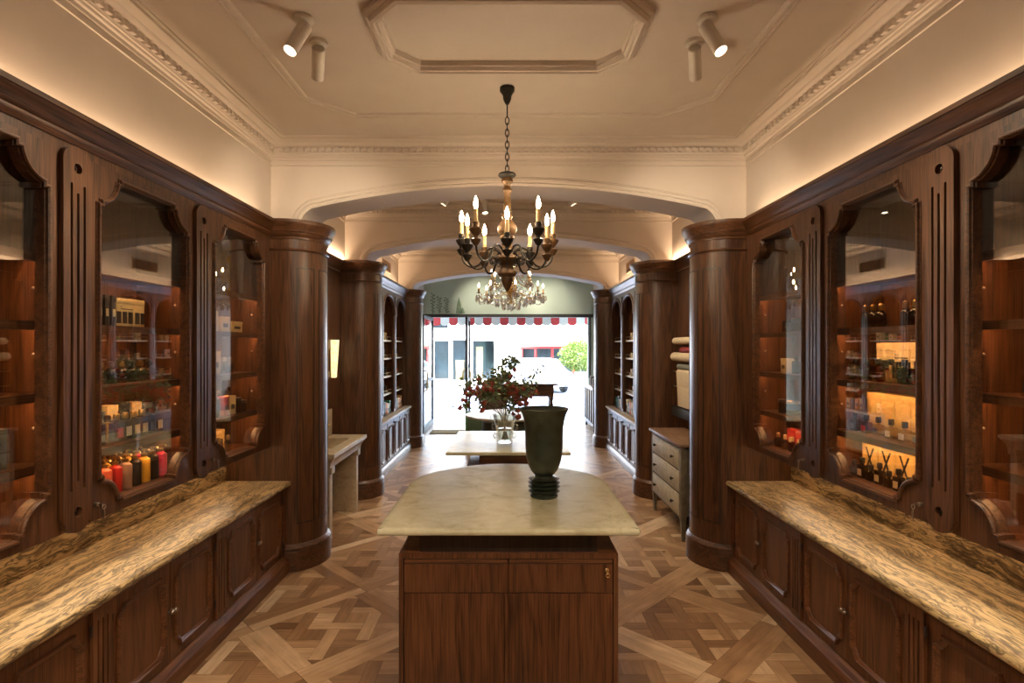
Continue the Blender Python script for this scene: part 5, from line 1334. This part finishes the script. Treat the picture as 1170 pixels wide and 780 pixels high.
# right far cabinet
shelf_row(1, 2, 0, [(-.6 + .32 * i, 'carton', 'gift_box', 'red box with cream band', 'box', dict(col=M['red_card'], w=.11, d=.07, h=.13, style='label', lab=M['cream'])) for i in range(5)], 1.985, ' in back')
shelf_row(1, 2, 0, [(-.72 + .26 * i, 'flacon', 'perfume_bottle', d + ' bottle', 'bottle', dict(col=M[g], h=.06, w=.05, cap=M[c])) for i, (d, g, c) in enumerate([('smoky', 'smoke_glass', 'brass'), ('cream capped', 'bottle_glass', 'cream'), ('cream capped red', 'amber_glass', 'cream'), ('cream capped', 'bottle_glass', 'cream'), ('cream capped', 'bottle_glass', 'cream'), ('cream capped red', 'amber_glass', 'cream')])], 1.885)
shelf_row(1, 2, 1, [(-.55, 'jar', 'candle_jar', 'dark jar', 'jar', dict(col=M['smoke_glass'], h=.075, r=.04)), (-.25, 'jar', 'candle_jar', 'dark jar with brass lid', 'jar', dict(col=M['smoke_glass'], h=.075, r=.04, lid=M['brass'])), (.3, 'jar', 'candle_jar', 'amber jar', 'jar', dict(col=M['amber_glass'], h=.07, r=.038)), (.65, 'carton', 'gift_box', 'golden box', 'box', dict(col=M['kraft'], w=.08, d=.08, h=.11))], 1.90)
shelf_row(1, 2, 2, [(-.45, 'carton', 'gift_box', 'small cream box', 'box', dict(col=M['cream'], w=.07, d=.06, h=.10)), (-.15, 'flacon', 'perfume_bottle', 'dark bottle', 'bottle', dict(col=M['smoke_glass'])), (.3, 'carton', 'gift_box', 'black box', 'box', dict(col=M['blk_card'], w=.08, d=.06, h=.14, lab=M['cream']))], 1.90)
shelf_row(1, 2, 3, [(-.45, 'jar', 'candle_jar', 'brown jar', 'jar', dict(col=M['amber_glass'], h=.06, r=.035)), (-.1, 'jar', 'candle_jar', 'dark jar', 'jar', dict(col=M['smoke_glass'], h=.07, r=.035))], 1.90)
# right near cabinet
shelf_row(1, 0, 2, [(-.55, 'flacon', 'perfume_bottle', 'square clear black capped bottle', 'bottle', dict(col=M['bottle_glass'], h=.075, w=.085, lab=M['blk_card'])), (-.30, 'flacon', 'perfume_bottle', 'square amber bottle', 'bottle', dict(col=M['amber_glass'], h=.075, w=.075, lab=M['blk_card'])), (.1, 'flacon', 'perfume_bottle', 'square clear bottle', 'bottle', dict(col=M['bottle_glass'], h=.075, w=.085, lab=M['cream']))], 1.88)
shelf_row(1, 0, 2, [(-.46, 'carton', 'gift_box', 'burgundy box', 'box', dict(col=M['redpaper'], w=.11, d=.08, h=.17, lab=M['cream'])), (-.12, 'carton', 'gift_box', 'tall cream box', 'box', dict(col=M['cream'], w=.09, d=.08, h=.19))], 1.985, ' in back')
shelf_row(1, 0, 1, [(-.30, 'carton', 'gift_box', 'wide green box', 'box', dict(col=M['green_card'], w=.17, d=.12, h=.10, lab=M['cream'])), (.25, 'carton', 'gift_box', 'wide green box', 'box', dict(col=M['green_card'], w=.17, d=.12, h=.10, lab=M['cream']))], 1.92)
shelf_row(1, 0, 0, [(-.15, 'carton', 'wooden_box', 'brown wooden box with drawers', 'box', dict(col=M['chestX'], w=.16, d=.11, h=.09, style='drawer')), (.35, 'carton', 'wooden_box', 'dark wooden box', 'box', dict(col=M['oakX'], w=.14, d=.11, h=.10))], 1.91)
# bookcase goods
rb.seed(9)
ARN = ['near arch', 'middle arch', 'far arch']
PALETTE = [('amber glass', 'amber_glass', 'flacon'), ('clear glass', 'bottle_glass', 'flacon'), ('smoky glass', 'smoke_glass', 'round'), ('brick red', 'c_brick', 'jar'), ('golden', 'c_gold', 'jar'), ('green', 'c_leafgreen', 'jar'), ('ivory', 'c_ivory', 'jar'), ('white', 'white_card', 'carton'), ('cream', 'cream', 'carton'), ('black', 'blk_card', 'carton')]
NOUN = dict(flacon=('perfume_bottle', 'bottle'), round=('glass_bottle', 'bottle'), jar=('candle_jar', 'jar'), carton=('gift_box', 'box'))
for s in (-1, 1):
    for ai, yc in enumerate(ARCHY):
        for si, z in enumerate(BSH):
            n = 5
            for i in range(n):
                d, m, k = rb.choice(PALETTE); nm, ct = NOUN[k]
                u = -.9 + 1.8 * i / (n - 1)
                y = yc + u * .30 * (1 if s < 0 else -1)
                kw = dict(col=M[m])
                if k == 'flacon': kw.update(h=rb.uniform(.07, .10), w=.05)
                if k == 'round': kw.update(h=rb.uniform(.07, .10), r=.026)
                if k == 'jar': kw.update(h=rb.uniform(.05, .09), r=.032)
                if k == 'carton': kw.update(w=.07, d=.06, h=rb.uniform(.08, .13))
                good(s, 1.80, y, z, k, nm, 'small %s %s, %s from left, %s of %s bookcase %s' % (d, ct, ORDS[i], ['lowest shelf', 'second shelf', 'third shelf', 'highest shelf'][si], SIDE[s], ARN[ai]), ct, 'small goods in the %s bookcase' % SIDE[s], **kw)
        for i in range(6):
            d, m = rb.choice([('golden', 'kraft'), ('cream', 'cream'), ('orange', 'orange_card'), ('white', 'white_card'), ('dark green', 'green_card'), ('red', 'red_card'), ('slate', 'slate')])
            u = -.9 + 1.8 * i / 5; y = yc + u * .30 * (1 if s < 0 else -1)
            good(s, 1.76, y, .6985, 'carton', 'book_box', 'upright %s box, %s from left, standing on the worktop in %s bookcase %s' % (d, ORDS[i], SIDE[s], ARN[ai]), 'box', 'upright boxes on the %s bookcase worktop' % SIDE[s], 0, col=M[m], w=.085, d=.10, h=rb.uniform(.13, .19))
# ------------------------------------------------------------------ light
W = bpy.data.worlds.new('sky'); scene.world = W; W.use_nodes = True
nt = W.node_tree; nt.nodes.clear()
sky = nt.nodes.new('ShaderNodeTexSky'); sky.sky_type = 'NISHITA'; sky.sun_disc = False
sky.sun_elevation = math.radians(52); sky.sun_rotation = math.radians(190); sky.air_density = 1.2; sky.dust_density = 2.0
bg = nt.nodes.new('ShaderNodeBackground'); bg.inputs[1].default_value = P_SKY
ow = nt.nodes.new('ShaderNodeOutputWorld'); nt.links.new(sky.outputs[0], bg.inputs[0]); nt.links.new(bg.outputs[0], ow.inputs[0])
L = bpy.data.lights.new('sun', 'SUN'); L.energy = P_SUN; L.angle = math.radians(.6); L.color = (1, .95, .86)
o = bpy.data.objects.new('sun', L); COL.objects.link(o); o.rotation_euler = Vector((.22, .55, -.80)).to_track_quat('-Z', 'Y').to_euler()
def area(name, loc, sx, sy, energy, col, direc, portal=False):
    L = bpy.data.lights.new(name, 'AREA'); L.shape = 'RECTANGLE'; L.size = sx; L.size_y = sy; L.energy = energy; L.color = col
    if portal: L.cycles.is_portal = True
    o = bpy.data.objects.new(name, L); COL.objects.link(o); o.location = loc; o.rotation_euler = Vector(direc).to_track_quat('-Z', 'Y').to_euler(); return o
WARM = (1.0, .68, .41)
for s in (-1, 1):
    for y0, y1, x in ((-1.4, 4.15, 1.785), (4.6, 6.05, 1.80), (6.5, 9.0, 1.785)):
        o = area('cove_light', (s * (x - .012), (y0 + y1) / 2, 2.588 if x == 1.80 else 2.52), y1 - y0, .03, P_COVE * (y1 - y0) * (1 if y0 < 0 else 1.9 if y0 < 5 else 3.2), WARM, (s * .75, 0, .66))
area('door_daylight', (0, YF + .3, LZ / 2), 3.4, LZ, 1, (1, 1, 1), (0, -1, 0), True)
# wall washers on the sage wall; the leftmost is added to brighten it
for x in (.75, .2, -.7):
    L = bpy.data.lights.new('washer', 'SPOT'); L.energy = 50; L.color = (1, .9, .75); L.spot_size = math.radians(60); L.spot_blend = 1; L.shadow_soft_size = .03
    o = bpy.data.objects.new('washer', L); COL.objects.link(o); o.location = (x, 10.6, 3.15); o.rotation_euler = Vector((.12, 1.2, -.62)).to_track_quat('-Z', 'Y').to_euler()
# ------------------------------------------------------------------ camera
cam = bpy.data.cameras.new('camera'); cam.sensor_width = 36; cam.lens = 36 * 630 / 1170; cam.shift_x = 4 / 1170; cam.shift_y = 6 / 1170; cam.clip_start = .05; cam.clip_end = 300
co = bpy.data.objects.new('camera', cam); COL.objects.link(co); co.location = (0, 0, 1.65); co.rotation_euler = (PI / 2, 0, 0)
scene.camera = co
scene.view_settings.view_transform = 'Standard'; scene.view_settings.look = 'None'; scene.view_settings.gamma = 1; scene.view_settings.use_curve_mapping = False
scene.view_settings.exposure = P_EXP
cy = scene.cycles; cy.max_bounces = 10; cy.diffuse_bounces = 5; cy.glossy_bounces = 5; cy.transparent_max_bounces = 24; cy.transmission_bounces = 6; cy.sample_clamp_indirect = 4.0; cy.use_denoising = True
cy.caustics_reflective = False; cy.caustics_refractive = False
